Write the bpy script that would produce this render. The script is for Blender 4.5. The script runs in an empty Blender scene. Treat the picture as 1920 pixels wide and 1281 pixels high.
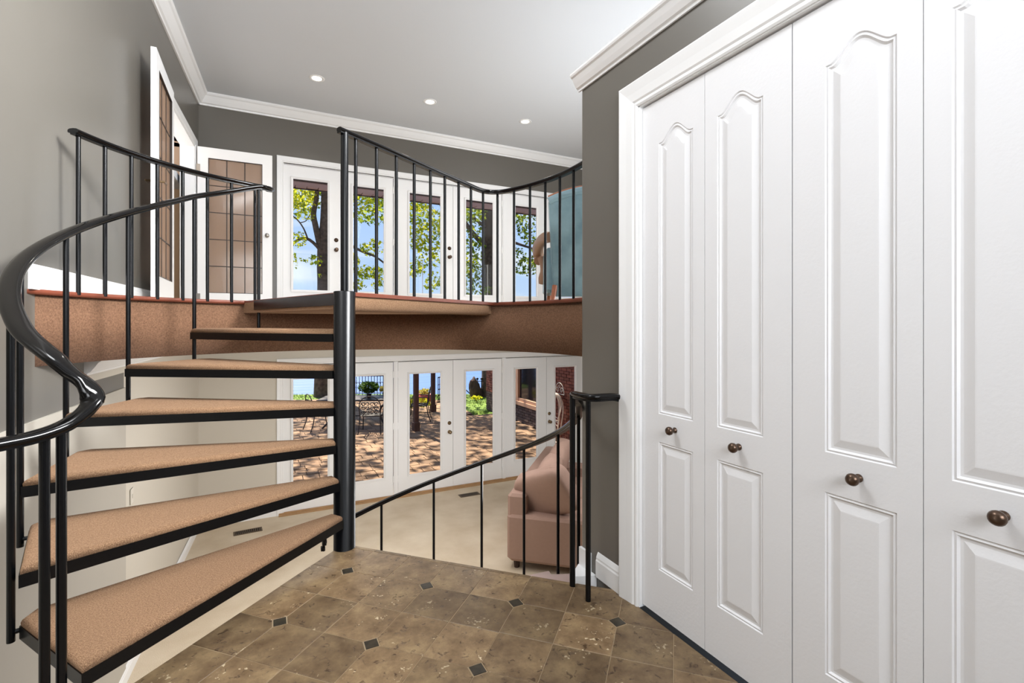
import bpy, math, random
from math import sin, cos, pi, radians as R
from mathutils import Vector, Matrix, noise as mnoise
from mathutils.geometry import tessellate_polygon
random.seed(7)
S = bpy.context.scene
C = S.collection
# ------------------------------------------------------------------ camera
CAMZ = 1.165
YAW = math.atan(459/919); cc, ss = cos(YAW), sin(YAW)
cam = bpy.data.cameras.new('camera'); camo = bpy.data.objects.new('camera', cam); C.objects.link(camo)
cam.lens = 919/1920*36; cam.sensor_width = 36; cam.shift_y = -32.5/1920; cam.clip_end = 3000; cam.clip_start = .05
camo.location = (0, 0, CAMZ); camo.rotation_euler = (pi/2, 0, -YAW); S.camera = camo
# ------------------------------------------------------------------ view, world, sun, fill lights
S.view_settings.view_transform = 'Standard'; S.view_settings.look = 'None'
S.view_settings.gamma = 1; S.view_settings.use_curve_mapping = False; S.view_settings.exposure = 0.12
S.cycles.max_bounces = 10; S.cycles.transparent_max_bounces = 24
w = bpy.data.worlds.new('sky'); S.world = w; w.use_nodes = True
nt = w.node_tree; N = nt.nodes; L = nt.links; N.clear()
tc = N.new('ShaderNodeTexCoord'); sep = N.new('ShaderNodeSeparateXYZ'); L.new(tc.outputs['Generated'], sep.inputs[0])
rmp = N.new('ShaderNodeValToRGB'); L.new(sep.outputs['Z'], rmp.inputs[0])
rmp.color_ramp.elements[0].position = 0; rmp.color_ramp.elements[0].color = (.62, .76, .98, 1)
rmp.color_ramp.elements[1].position = .7; rmp.color_ramp.elements[1].color = (.20, .38, .85, 1)
e = rmp.color_ramp.elements.new(.22); e.color = (.42, .61, .97, 1)
mp = N.new('ShaderNodeMapping'); mp.inputs['Scale'].default_value = (1.5, 1.5, 7); L.new(tc.outputs['Generated'], mp.inputs[0])
nz = N.new('ShaderNodeTexNoise'); nz.inputs['Scale'].default_value = 2.2; nz.inputs['Detail'].default_value = 6; L.new(mp.outputs[0], nz.inputs[0])
cr = N.new('ShaderNodeValToRGB'); L.new(nz.outputs[0], cr.inputs[0]); cr.color_ramp.elements[0].position = .5; cr.color_ramp.elements[1].position = .72
mx = N.new('ShaderNodeMixRGB'); L.new(cr.outputs[0], mx.inputs[0]); L.new(rmp.outputs[0], mx.inputs[1]); mx.inputs[2].default_value = (.9, .94, 1, 1)
bg = N.new('ShaderNodeBackground'); L.new(mx.outputs[0], bg.inputs[0]); bg.inputs[1].default_value = 1.0
wo = N.new('ShaderNodeOutputWorld'); L.new(bg.outputs[0], wo.inputs[0])

def lamp(kind, name, loc, target, energy, size=1, sizey=None, col=(1, 1, 1), spread=None):
    d = bpy.data.lights.new(name, kind); o = bpy.data.objects.new(name, d); C.objects.link(o)
    d.energy = energy; d.color = col; o.location = loc
    if kind == 'AREA':
        d.size = size
        if sizey: d.shape = 'RECTANGLE'; d.size_y = sizey
        else: d.shape = 'DISK'
        if spread: d.spread = R(spread)
    o.rotation_euler = (Vector(target)-Vector(loc)).to_track_quat('-Z', 'Y').to_euler()
    return o
sun = lamp('SUN', 'sun', (5, 9, 9), (0, 0, 0), 13.5, col=(1, .89, .74)); sun.data.angle = R(.6)
sun.rotation_euler = Vector((.14, -.98, -1.30)).to_track_quat('-Z', 'Y').to_euler()
lamp('AREA', 'entry_fill', (-.1, -2.4, 2.3), (1.3, 4, 2.0), 60, 2.4, 1.8, (.95, .975, 1))  # unseen fill added behind the camera to brighten the entry
lamp('AREA', 'entry_upward_fill', (.4, -1.6, 2.3), (.7, 1.2, 4.1), 84, 1.8, 1.8, (.93, .96, 1))  # added unseen fill, turned upwards to brighten the ceiling
lamp('AREA', 'stairwell_fill', (1.9, 1.3, 3.55), (-1.0, 2.9, 1.9), 175, 1.3, 1.3, (.97, .985, 1), 110)  # fill light added to brighten the left wall, no fixture there
lamp('AREA', 'hall_fill', (-.6, 2.2, 3.95), (1.3, 1.6, .8), 58, 1.0, 1.0, (.96, .98, 1))  # soft fill added for the farther closet doors
lamp('AREA', 'upper_room_fill', (4.4, 3.2, 4.05), (3.4, 5.0, 1.3), 40, 1.8, 1.8, (1, .985, .97))  # added fill for the upper room, out of sight behind the closet
lamp('AREA', 'upper_room_upward_fill', (4.2, 3.4, 1.9), (2.0, 5.0, 4.1), 92, 2.0, 2.0, (.93, .96, 1))  # unseen fill added behind the closet to lift the upper ceiling
lamp('AREA', 'lower_room_fill', (1.3, 4.9, .93), (1.0, 5.6, -1.4), 80, 3.0, 1.6, (1, .99, .98))  # large unseen fill added just under the lower ceiling
lamp('AREA', 'lower_side_fill', (4.2, 4.2, .93), (2.6, 5.4, -1.4), 75, 2.2, 1.8, (1, .99, .98))  # second added fill, spreads light over the right of the lower room
lamp('AREA', 'lower_wall_fill', (1.6, 3.6, .2), (-.9, 4.6, -.5), 20, .8, .8, (1, .99, .98))  # small added fill that brightens the lower left wall

# ------------------------------------------------------------------ materials
def lin(c):
    return tuple(((x/255/12.92) if x/255 <= .04045 else ((x/255+.055)/1.055)**2.4) for x in c)+(1,)
def mat(name, rgb, rough=.5, metal=0, var=0, vscale=5, bump=0, bscale=60, rgb2=None, rnd=0, coat=0, detail=6, coord='Object'):
    m = bpy.data.materials.new(name); m.use_nodes = True
    n = m.node_tree.nodes; l = m.node_tree.links; p = n['Principled BSDF']
    c = lin(rgb); p.inputs['Base Color'].default_value = c; p.inputs['Roughness'].default_value = rough; p.inputs['Metallic'].default_value = metal
    p.inputs['Coat Weight'].default_value = coat
    t = n.new('ShaderNodeTexCoord'); out = None
    if var or rgb2:
        z = n.new('ShaderNodeTexNoise'); z.inputs['Scale'].default_value = vscale; z.inputs['Detail'].default_value = detail; l.new(t.outputs[coord], z.inputs[0])
        r = n.new('ShaderNodeValToRGB'); r.color_ramp.elements[0].position = .3; r.color_ramp.elements[1].position = .7
        a = c; b = lin(rgb2) if rgb2 else tuple(x*(1-var) for x in c[:3])+(1,)
        r.color_ramp.elements[0].color = b; r.color_ramp.elements[1].color = a
        l.new(z.outputs[0], r.inputs[0]); out = r.outputs[0]
    if rnd:
        oi = n.new('ShaderNodeObjectInfo'); gi = n.new('ShaderNodeNewGeometry')
        ad = n.new('ShaderNodeMath'); ad.operation = 'ADD'; l.new(oi.outputs['Random'], ad.inputs[0]); l.new(gi.outputs['Random Per Island'], ad.inputs[1])
        fr = n.new('ShaderNodeMath'); fr.operation = 'FRACT'; l.new(ad.outputs[0], fr.inputs[0])
        mr = n.new('ShaderNodeMapRange'); mr.inputs['To Min'].default_value = 1-rnd; mr.inputs['To Max'].default_value = 1+rnd*.6; l.new(fr.outputs[0], mr.inputs['Value'])
        mu = n.new('ShaderNodeVectorMath'); mu.operation = 'SCALE'; l.new(mr.outputs[0], mu.inputs['Scale'])
        if out: l.new(out, mu.inputs[0])
        else: mu.inputs[0].default_value = c[:3]
        out = mu.outputs[0]
    if out: l.new(out, p.inputs['Base Color'])
    if bump:
        z = n.new('ShaderNodeTexNoise'); z.inputs['Scale'].default_value = bscale; z.inputs['Detail'].default_value = 3; l.new(t.outputs[coord], z.inputs[0])
        b = n.new('ShaderNodeBump'); b.inputs['Strength'].default_value = bump; b.inputs['Distance'].default_value = .01; l.new(z.outputs[0], b.inputs['Height']); l.new(b.outputs[0], p.inputs['Normal'])
    return m
def glassmat(name, tint=(1, 1, 1), refl=.08, rough=.02, fm=.6):
    m = bpy.data.materials.new(name); m.use_nodes = True; n = m.node_tree.nodes; l = m.node_tree.links; n.clear()
    o = n.new('ShaderNodeOutputMaterial'); mxs = n.new('ShaderNodeMixShader'); t = n.new('ShaderNodeBsdfTransparent'); g = n.new('ShaderNodeBsdfGlossy')
    t.inputs[0].default_value = tint+(1,); g.inputs['Roughness'].default_value = rough
    f = n.new('ShaderNodeFresnel'); f.inputs[0].default_value = 1.3
    a = n.new('ShaderNodeMath'); a.operation = 'MULTIPLY_ADD'; a.inputs[1].default_value = fm; a.inputs[2].default_value = refl; l.new(f.outputs[0], a.inputs[0])
    l.new(a.outputs[0], mxs.inputs[0]); l.new(t.outputs[0], mxs.inputs[1]); l.new(g.outputs[0], mxs.inputs[2]); l.new(mxs.outputs[0], o.inputs[0])
    return m
def tan_glassmat(name):  # tan diffuse share paints the reflected tan room into the glass
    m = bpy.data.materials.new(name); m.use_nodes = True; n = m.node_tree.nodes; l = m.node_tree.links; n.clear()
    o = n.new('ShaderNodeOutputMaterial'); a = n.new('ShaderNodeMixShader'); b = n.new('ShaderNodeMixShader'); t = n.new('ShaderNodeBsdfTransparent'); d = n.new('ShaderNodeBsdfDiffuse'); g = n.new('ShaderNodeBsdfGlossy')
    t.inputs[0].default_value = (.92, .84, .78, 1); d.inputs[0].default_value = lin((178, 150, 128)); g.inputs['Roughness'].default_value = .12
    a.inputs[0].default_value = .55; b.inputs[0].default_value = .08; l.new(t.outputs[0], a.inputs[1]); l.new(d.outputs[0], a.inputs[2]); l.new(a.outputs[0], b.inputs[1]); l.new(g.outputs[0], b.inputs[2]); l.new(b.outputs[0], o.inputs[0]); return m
def emitmat(name, rgb, s):
    m = bpy.data.materials.new(name); m.use_nodes = True; p = m.node_tree.nodes['Principled BSDF']
    p.inputs['Emission Color'].default_value = lin(rgb); p.inputs['Emission Strength'].default_value = s; return m
def leafmat(name, rgb, rgb2):
    m = bpy.data.materials.new(name); m.use_nodes = True; n = m.node_tree.nodes; l = m.node_tree.links; n.clear()
    o = n.new('ShaderNodeOutputMaterial'); d = n.new('ShaderNodeBsdfDiffuse'); t = n.new('ShaderNodeBsdfTranslucent'); x = n.new('ShaderNodeMixShader'); x.inputs[0].default_value = .6
    g = n.new('ShaderNodeNewGeometry'); r = n.new('ShaderNodeValToRGB'); r.color_ramp.elements[0].color = lin(rgb); r.color_ramp.elements[1].color = lin(rgb2)
    l.new(g.outputs['Random Per Island'], r.inputs[0]); l.new(r.outputs[0], d.inputs[0]); l.new(r.outputs[0], t.inputs[0])
    l.new(d.outputs[0], x.inputs[1]); l.new(t.outputs[0], x.inputs[2]); l.new(x.outputs[0], o.inputs[0]); return m
def travertine():
    m = bpy.data.materials.new('travertine'); m.use_nodes = True; n = m.node_tree.nodes; l = m.node_tree.links; p = n['Principled BSDF']
    t = n.new('ShaderNodeTexCoord'); oi = n.new('ShaderNodeObjectInfo')
    of = n.new('ShaderNodeVectorMath'); of.operation = 'SCALE'; of.inputs[0].default_value = (17, 31, 9); l.new(oi.outputs['Random'], of.inputs['Scale'])
    ad = n.new('ShaderNodeVectorMath'); l.new(t.outputs['Object'], ad.inputs[0]); l.new(of.outputs[0], ad.inputs[1])
    z = n.new('ShaderNodeTexNoise'); z.inputs['Scale'].default_value = 9; z.inputs['Detail'].default_value = 9; z.inputs['Roughness'].default_value = .7; l.new(ad.outputs[0], z.inputs[0])
    r = n.new('ShaderNodeValToRGB'); e = r.color_ramp.elements; e[0].position = .30; e[0].color = lin((92, 70, 46)); e[1].position = .72; e[1].color = lin((158, 134, 98))
    k = e.new(.5); k.color = lin((124, 101, 73)); l.new(z.outputs[0], r.inputs[0])
    z2 = n.new('ShaderNodeTexNoise'); z2.inputs['Scale'].default_value = 34; z2.inputs['Detail'].default_value = 5; z2.inputs['Roughness'].default_value = .6; z2.inputs['Distortion'].default_value = .8; l.new(ad.outputs[0], z2.inputs[0])
    r2 = n.new('ShaderNodeValToRGB'); e = r2.color_ramp.elements; e[0].position = .33; e[0].color = (.42, .36, .3, 1); e[1].position = .41; e[1].color = (1, 1, 1, 1); l.new(z2.outputs[0], r2.inputs[0])
    mu = n.new('ShaderNodeMixRGB'); mu.blend_type = 'MULTIPLY'; mu.inputs[0].default_value = 1; l.new(r.outputs[0], mu.inputs[1]); l.new(r2.outputs[0], mu.inputs[2])
    # pale mineral patches
    z3 = n.new('ShaderNodeTexNoise'); z3.inputs['Scale'].default_value = 70; z3.inputs['Detail'].default_value = 4; l.new(ad.outputs[0], z3.inputs[0])
    z4 = n.new('ShaderNodeTexNoise'); z4.inputs['Scale'].default_value = 7; l.new(ad.outputs[0], z4.inputs[0])
    m4 = n.new('ShaderNodeMath'); m4.operation = 'MULTIPLY'; l.new(z3.outputs[0], m4.inputs[0]); l.new(z4.outputs[0], m4.inputs[1])
    r4 = n.new('ShaderNodeValToRGB'); r4.color_ramp.elements[0].position = .395; r4.color_ramp.elements[1].position = .44; l.new(m4.outputs[0], r4.inputs[0])
    m5 = n.new('ShaderNodeMixRGB'); l.new(r4.outputs[0], m5.inputs[0]); l.new(mu.outputs[0], m5.inputs[1]); m5.inputs[2].default_value = lin((196, 178, 146))
    mr = n.new('ShaderNodeMapRange'); mr.inputs['To Min'].default_value = .66; mr.inputs['To Max'].default_value = 1.2; l.new(oi.outputs['Random'], mr.inputs['Value'])
    sc = n.new('ShaderNodeVectorMath'); sc.operation = 'SCALE'; l.new(m5.outputs[0], sc.inputs[0]); l.new(mr.outputs[0], sc.inputs['Scale'])
    l.new(sc.outputs[0], p.inputs['Base Color']); p.inputs['Roughness'].default_value = .46
    b = n.new('ShaderNodeBump'); b.inputs['Strength'].default_value = .35; b.inputs['Distance'].default_value = .004; l.new(r2.outputs[0], b.inputs['Height']); l.new(b.outputs[0], p.inputs['Normal'])
    return m
M = dict(
 grey=mat('grey_wall_paint', (104, 100, 93), .32, var=.04, vscale=2), beige=mat('beige_wall_paint', (203, 196, 183), .6),
 beige2=mat('deep_beige_wall', (178, 172, 161), .6),  # darker beige for the near stretch of the lower left wall
 white=mat('white_trim_paint', (236, 236, 236), .35), doorwhite=mat('white_door_paint', (232, 232, 234), .5, bump=.05, bscale=90),
 ceil=mat('ceiling_paint', (210, 214, 219), .8), steel=mat('black_steel', (8, 9, 11), .27), cap=mat('black_moulded_rail_cap', (9, 8, 8), .12),
 carpet=mat('brown_carpet', (184, 145, 110), .95, rgb2=(134, 99, 70), vscale=210, bump=.9, bscale=420, detail=14),
 fascia=mat('brown_fascia_carpet', (152, 112, 84), .95, rgb2=(112, 79, 56), vscale=120, bump=.9, bscale=380, detail=14),
 nosing=mat('red_brown_nosing_wood', (122, 62, 42), .45, var=.2, vscale=14),
 lcarpet=mat('beige_carpet', (214, 199, 176), .98, rgb2=(196, 178, 152), vscale=3, bump=.6, bscale=160, detail=10),
 slate=mat('dark_slate_inset', (66, 58, 46), .3, rgb2=(40, 38, 32), vscale=40), grout=mat('grout', (158, 138, 110), .9),
 bronze=mat('bronze_knob', (92, 74, 62), .28, .8), brass=mat('dark_brass', (124, 104, 78), .3, .85), nickel=mat('nickel', (170, 166, 160), .25, .9),
 glass=glassmat('clear_glass', (.98, .99, .99), .0, .02, .2), tglass=tan_glassmat('tan_reflection_glass'), railglass=glassmat('balcony_glass', (.95, .97, .97), .0, .02, .15),
 came=mat('lead_came', (58, 50, 46), .4, .5), oak=mat('tan_sill_wood', (176, 138, 96), .5, var=.2, vscale=8),
 cabinet=mat('brown_cabinet_wood', (142, 76, 48), .4, var=.3, vscale=5), counter=mat('cream_counter', (208, 198, 180), .3),
 tan=mat('tan_wall_paint', (190, 160, 130), .7), sofa=mat('dusty_pink_sofa_fabric', (164, 134, 120), .9, var=.06, vscale=30, bump=.25, bscale=300),
 leather=mat('blue_green_leather', (142, 172, 182), .30, rgb2=(98, 128, 140), vscale=4, bump=.7, bscale=9), tanleather=mat('tan_arm_wood', (158, 122, 98), .45), cherry=mat('orange_brown_wood', (160, 92, 58), .35),
 soffit=mat('brown_soffit', (188, 166, 164), .6), darkbrown=mat('dark_brown_fascia', (58, 40, 34), .6),
 paver=mat('patio_paver', (162, 130, 100), .9, rgb2=(122, 94, 72), vscale=8, bump=.5, bscale=40, rnd=.28, coord='Generated'), sand=mat('dark_joint_sand', (52, 40, 34), 1),
 grass=mat('lawn_grass', (118, 142, 58), 1, rgb2=(84, 112, 40), vscale=3), bark=mat('grey_brown_bark', (104, 86, 74), .95, rgb2=(66, 52, 44), vscale=9, bump=1, bscale=18),
 leafy=leafmat('yellow_green_leaves', (226, 214, 52), (120, 142, 40)), leafd=leafmat('deep_green_leaves', (150, 160, 52), (66, 86, 32)),
 fern=leafmat('pot_plant_leaves', (84, 108, 48), (44, 68, 30)), flower=leafmat('flower_leaves', (200, 180, 110), (150, 150, 60)),
 timber=mat('dark_post_timber', (88, 62, 54), .8, var=.3, vscale=9), iron=mat('dark_patio_iron', (44, 38, 38), .5, .3),
 brick=mat('red_brown_brick', (128, 72, 56), .9, rnd=.3), brick2=mat('weathered_grey_brick', (104, 84, 76), .9, rnd=.35), mortar=mat('mortar', (96, 78, 68), 1),
 wframe=mat('tan_window_frame', (188, 146, 118), .6), darkglass=mat('dark_window_glass', (34, 32, 36), .06, 0), redpot=mat('red_planter', (168, 72, 58), .6), hose=mat('cream_hose', (226, 208, 190), .5), stone=mat('brown_boulder', (92, 70, 62), .95, var=.4, vscale=4, bump=1, bscale=9),
 vent=mat('bronze_floor_vent', (96, 78, 58), .4, .7), dark=mat('dark_void', (14, 12, 11), .9), lampglow=emitmat('lamp_glow', (255, 246, 232), 9), pink=mat('pale_pink_carpet', (214, 188, 180), .98, bump=.8, bscale=300),
 plate=mat('cream_plate', (212, 206, 194), .4), concrete=mat('slab_concrete', (150, 146, 140), .9))
M['trav'] = travertine()
for k_ in ('steel', 'cap'): M[k_].node_tree.nodes['Principled BSDF'].inputs['Specular IOR Level'].default_value = .28
def watermat():
    m = mat('lake_water', (60, 96, 150), .5); n = m.node_tree.nodes; l = m.node_tree.links
    n['Principled BSDF'].inputs['Specular IOR Level'].default_value = .25; t = n.new('ShaderNodeTexCoord'); k = n.new('ShaderNodeMapping'); k.inputs['Scale'].default_value = (.04, .35, 1); k.inputs['Rotation'].default_value[2] = -YAW
    z = n.new('ShaderNodeTexNoise'); z.inputs['Scale'].default_value = 1; z.inputs['Detail'].default_value = 6; l.new(t.outputs['Object'], k.inputs[0]); l.new(k.outputs[0], z.inputs[0])
    b = n.new('ShaderNodeBump'); b.inputs['Strength'].default_value = .5; b.inputs['Distance'].default_value = 1; l.new(z.outputs[0], b.inputs['Height']); l.new(b.outputs[0], n['Principled BSDF'].inputs['Normal']); return m
M['water'] = watermat()

# ------------------------------------------------------------------ mesh helpers
class MB:
    def __init__(s): s.v = []; s.f = []; s.sm = []
    def add(s, vs, fs, smooth=False):
        o = len(s.v); s.v += [tuple(p) for p in vs]
        for f in fs: s.f.append(tuple(i+o for i in f)); s.sm.append(smooth)
        return s
    def box(s, x0, x1, y0, y1, z0, z1, mtx=None):
        vs = [Vector((x, y, z)) for z in (z0, z1) for x, y in ((x0, y0), (x1, y0), (x1, y1), (x0, y1))]
        if mtx: vs = [mtx @ p for p in vs]
        return s.add(vs, [(3, 2, 1, 0), (4, 5, 6, 7), (0, 1, 5, 4), (1, 2, 6, 5), (2, 3, 7, 6), (3, 0, 4, 7)])
    def bbox(s, x0, x1, y0, y1, z0, z1, b=.005, mtx=None, smooth=False):       # box with chamfered edges
        def ring(z, i): return [(x0+i, y0), (x1-i, y0), (x1, y0+i), (x1, y1-i), (x1-i, y1), (x0+i, y1), (x0, y1-i), (x0, y0+i)] if i else None
        def rg(z, ins):
            a, c, d, e = x0+ins, x1-ins, y0+ins, y1-ins
            return [(a+b, d, z), (c-b, d, z), (c, d+b, z), (c, e-b, z), (c-b, e, z), (a+b, e, z), (a, e-b, z), (a, d+b, z)]
        rs = [rg(z0, b*.7), rg(z0+b, 0), rg(z1-b, 0), rg(z1, b*.7)]
        vs = [Vector(p) for r_ in rs for p in r_]
        if mtx: vs = [mtx @ p for p in vs]
        fs = [tuple(range(7, -1, -1)), tuple(range(24, 32))]
        for k in range(3):
            for i in range(8): j = (i+1) % 8; fs.append((k*8+i, k*8+j, k*8+8+j, k*8+8+i))
        return s.add(vs, fs, smooth)
    def prism(s, poly, z0, z1, smooth=False):
        n = len(poly); vs = [(x, y, z0) for x, y in poly]+[(x, y, z1) for x, y in poly]
        return s.add(vs, [tuple(range(n-1, -1, -1)), tuple(range(n, 2*n))]+[(i, (i+1) % n, (i+1) % n+n, i+n) for i in range(n)], smooth)
    def tube(s, pts, rad, n=8, cap=True, smooth=True):
        pts = [Vector(p) for p in pts]; k = len(pts); rads = rad if isinstance(rad, (list, tuple)) else [rad]*k; vs = []
        up = None
        for i, p in enumerate(pts):
            t = (pts[min(i+1, k-1)]-pts[max(i-1, 0)]).normalized()
            if up is None: up = Vector((0, 0, 1)) if abs(t.z) < .9 else Vector((1, 0, 0))
            a = t.cross(up).normalized(); u = a.cross(t).normalized(); up = u
            for j in range(n): th = 2*pi*j/n; vs.append(p+(a*cos(th)+u*sin(th))*rads[i])
        fs = [(i*n+j, i*n+(j+1) % n, (i+1)*n+(j+1) % n, (i+1)*n+j) for i in range(k-1) for j in range(n)]
        s.add(vs, fs, smooth)
        if cap: s.add(vs[:n], [tuple(range(n-1, -1, -1))]); s.add(vs[-n:], [tuple(range(n))])
        return s
    def sweep(s, pts, prof, smooth=True, closed=True, zup=True):                # prof (side, up) pairs
        pts = [Vector(p) for p in pts]; k = len(pts); n = len(prof); vs = []
        for i, p in enumerate(pts):
            if 0 < i < k-1:
                t0 = (p-pts[i-1]).normalized(); t1 = (pts[i+1]-p).normalized(); t = (t0+t1).normalized(); m = 1/max(.5, t.dot(t1))
            else: t = (pts[min(i+1, k-1)]-pts[max(i-1, 0)]).normalized(); m = 1
            a = t.cross(Vector((0, 0, 1))).normalized(); u = a.cross(t).normalized() if zup else Vector((0, 0, 1))
            for x, y in prof: vs.append(p+a*x*m+u*y)
        fs = [(i*n+j, i*n+(j+1) % n, (i+1)*n+(j+1) % n, (i+1)*n+j) for i in range(k-1) for j in range(n if closed else n-1)]
        s.add(vs, fs, smooth)
        if closed: s.add(vs[:n], [tuple(range(n-1, -1, -1))]); s.add(vs[-n:], [tuple(range(n))])
        return s
    def lathe(s, prof, mtx=None, n=16, smooth=True):                            # prof (r, h) about local z
        vs = [Vector((r*cos(2*pi*j/n), r*sin(2*pi*j/n), h)) for r, h in prof for j in range(n)]
        if mtx: vs = [mtx @ p for p in vs]
        k = len(prof)
        return s.add(vs, [(i*n+j, i*n+(j+1) % n, (i+1)*n+(j+1) % n, (i+1)*n+j) for i in range(k-1) for j in range(n)]+[tuple(range(n-1, -1, -1)), tuple(range((k-1)*n, k*n))], smooth)
    def pillow(s, c, dims, mtx=None, n=10, e=.35, seed=0, q=.7):                     # soft cushion (superellipsoid with wrinkles)
        vs = []; fs = []; m = 2*n
        sg = lambda v, p: math.copysign(abs(v)**p, v)
        for i in range(n+1):
            la = -pi/2+pi*i/n
            for j in range(m):
                lo = 2*pi*j/m
                p = Vector((sg(cos(la), q)*sg(cos(lo), e)*dims[0]/2, sg(cos(la), q)*sg(sin(lo), e)*dims[1]/2, sg(sin(la), q)*dims[2]/2))
                p += Vector((1, 1, 1))*.012*mnoise.noise(p*7+Vector((seed, 0, 0))); p += Vector(c)
                vs.append(mtx @ p if mtx else p)
        for i in range(n):
            for j in range(m): fs.append((i*m+j, i*m+(j+1) % m, (i+1)*m+(j+1) % m, (i+1)*m+j))
        return s.add(vs, fs, True)
    def mesh(s, name, m):
        me = bpy.data.meshes.new(name); me.from_pydata(s.v, [], s.f); me.polygons.foreach_set('use_smooth', s.sm); me.materials.append(m if not isinstance(m, str) else M[m]); me.update(); return me
    def build(s, name, m, parent=None, kind=None, label=None):
        o = bpy.data.objects.new(name, s.mesh(name, m)); C.objects.link(o)
        if parent: o.parent = parent
        if kind: o['kind'] = kind
        if label: o['label'] = label
        return o
def struct(name, mb, m, label=None):
    o = mb.build(name, m); o['kind'] = 'structure'; o['category'] = name.split('_')[0]
    o['label'] = label or name; return o
def tag(o, label, cat, group=None, kind=None):
    o['label'] = label; o['category'] = cat
    if group: o['group'] = group
    if kind: o['kind'] = kind
    return o
def empty(name, loc, label, cat, group=None, rz=0):
    o = bpy.data.objects.new(name, None); C.objects.link(o); o.location = loc; o.rotation_euler = (0, 0, rz); o.empty_display_size = .1
    return tag(o, label, cat, group)
def T(x, y, z): return Matrix.Translation((x, y, z))
def RZ(a): return Matrix.Rotation(a, 4, 'Z')
def RX(a): return Matrix.Rotation(a, 4, 'X')
def RY(a): return Matrix.Rotation(a, 4, 'Y')
def at(px, py, d):
    xc = (px-960)/919*d; return Vector((xc*cc+d*ss, -xc*ss+d*cc, CAMZ+(608-py)*d/919))
def fx(px, Y=7.4):
    t = (px-960)/919; return Y*(t*cc+ss)/(cc-t*ss)
def clip(poly, planes):            # planes (a,b,c): keep a*x+b*y<=c
    for a, b, c_ in planes:
        out = []
        for i in range(len(poly)):
            p, q = poly[i], poly[(i+1) % len(poly)]; dp = a*p[0]+b*p[1]-c_; dq = a*q[0]+b*q[1]-c_
            if dp <= 0: out.append(p)
            if dp*dq < 0: t = dp/(dp-dq); out.append((p[0]+(q[0]-p[0])*t, p[1]+(q[1]-p[1])*t))
        poly = out
        if len(poly) < 3: return []
    return poly
# ------------------------------------------------------------------ key dimensions
P = Vector((.361, 2.68, 0))                    # stair pole
ZE, ZL, ZU = 0.0, -1.445, 1.33                 # entry, lower, upper floor
ZC = 4.115; ZLC = .975; YF = 7.40
def LX(Y): return -1.15+.0488*Y                # left wall inner face
def pol(a, r, z): return Vector((P.x+r*cos(R(a)), P.y+r*sin(R(a)), z))
XR = 6.1
lang = math.atan(.0488)
# ------------------------------------------------------------------ setting: shell
def wallseg(mb, x0, y0, x1, y1, z0, z1, th):    # thick wall to the LEFT of the direction
    d = Vector((x1-x0, y1-y0)).normalized(); n = Vector((-d.y, d.x))*th
    mb.prism([(x0, y0), (x1, y1), (x1+n.x, y1+n.y), (x0+n.x, y0+n.y)], z0, z1)
OY0, OY1, OZ = 5.60, 7.16, ZU+2.06              # french door opening in left wall
m = MB()
wallseg(m, LX(-3), -3, LX(4.45), 4.45, .705, ZC, .14); wallseg(m, LX(4.45), 4.45, LX(OY0), OY0, ZLC, ZC, .14); wallseg(m, LX(OY0), OY0, LX(OY1), OY1, ZLC, ZU-.001, .14)
wallseg(m, LX(OY0), OY0, LX(OY1), OY1, OZ, ZC, .14); wallseg(m, LX(OY1), OY1, LX(YF+.1), YF+.1, ZLC, ZC, .14)
struct('wall_left', m, 'grey', 'tall grey painted wall on the left behind the spiral stair')
m = MB(); wallseg(m, LX(4.45), 4.45, LX(YF+.1), YF+.1, ZL-.1, ZLC, .14)
struct('wall_left_lower', m, 'beige', 'pale beige lower wall left of the patio doors')
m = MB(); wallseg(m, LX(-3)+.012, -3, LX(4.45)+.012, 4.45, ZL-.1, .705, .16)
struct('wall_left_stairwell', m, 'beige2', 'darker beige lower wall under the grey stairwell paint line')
m = MB(); m.prism([(LX(3.72)+.001, 3.72), (LX(YF)+.001, YF), (LX(YF)+.006, YF), (LX(3.72)+.006, 3.72)], .815, ZLC)
struct('trim_1', m, 'beige', 'beige band under the lower ceiling on the left')
# back wall upper (grey) / lower (beige) around the two banks of doors
DX0, DX1 = .20, 5.12
m = MB(); m.box(LX(YF)-.2, DX0, YF, YF+.22, ZLC+.1, ZC); m.box(DX1, XR+.2, YF, YF+.22, ZLC+.1, ZC); m.box(DX0, DX1, YF, YF+.22, ZU+2.04, ZC); m.box(DX0, DX1, YF, YF+.22, ZLC+.1, ZU-.02)
struct('wall_back', m, 'grey', 'dark grey upper wall around the lake-side glass doors')
m = MB(); m.box(LX(YF)-.2, DX0, YF, YF+.22, ZL-.1, ZLC+.1); m.box(DX1, XR+.2, YF, YF+.22, ZL-.1, ZLC+.1); m.box(DX0, DX1, YF, YF+.22, ZL+2.04, ZLC+.1)
struct('wall_back_lower', m, 'beige', 'beige lower wall around the patio doors')
m = MB(); m.box(XR, XR+.2, 1.9, YF+.2, ZL-.1, ZC); struct('wall_right', m, 'grey', 'grey wall on the far right side of the big room')
m = MB(); m.box(2.16, XR+.2, 1.8, 2.0, ZLC, ZC); m.box(1.46, XR+.2, 1.8, 2.0, ZL-.1, ZLC); struct('wall_front', m, 'grey', 'grey wall of the big room behind the closet')
m = MB(); m.box(-1.5, 2.3, -3.2, -3.0, -1.5, ZC); struct('wall_entry', m, 'grey', 'grey wall behind the entry')
m = MB(); m.box(2.16, 2.3, -3.0, 1.8, 0, ZC); struct('wall_right_entry', m, 'grey', 'grey wall behind the closet')
m = MB(); m.prism([(LX(-3.2)-.2, -3.2), (XR+.2, -3.2), (XR+.2, YF+.2), (LX(YF)-.2, YF+.2)], ZC, ZC+.15)
ceil = struct('ceiling', m, 'ceil', 'light grey painted ceiling over the stairs and upper room')
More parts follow.
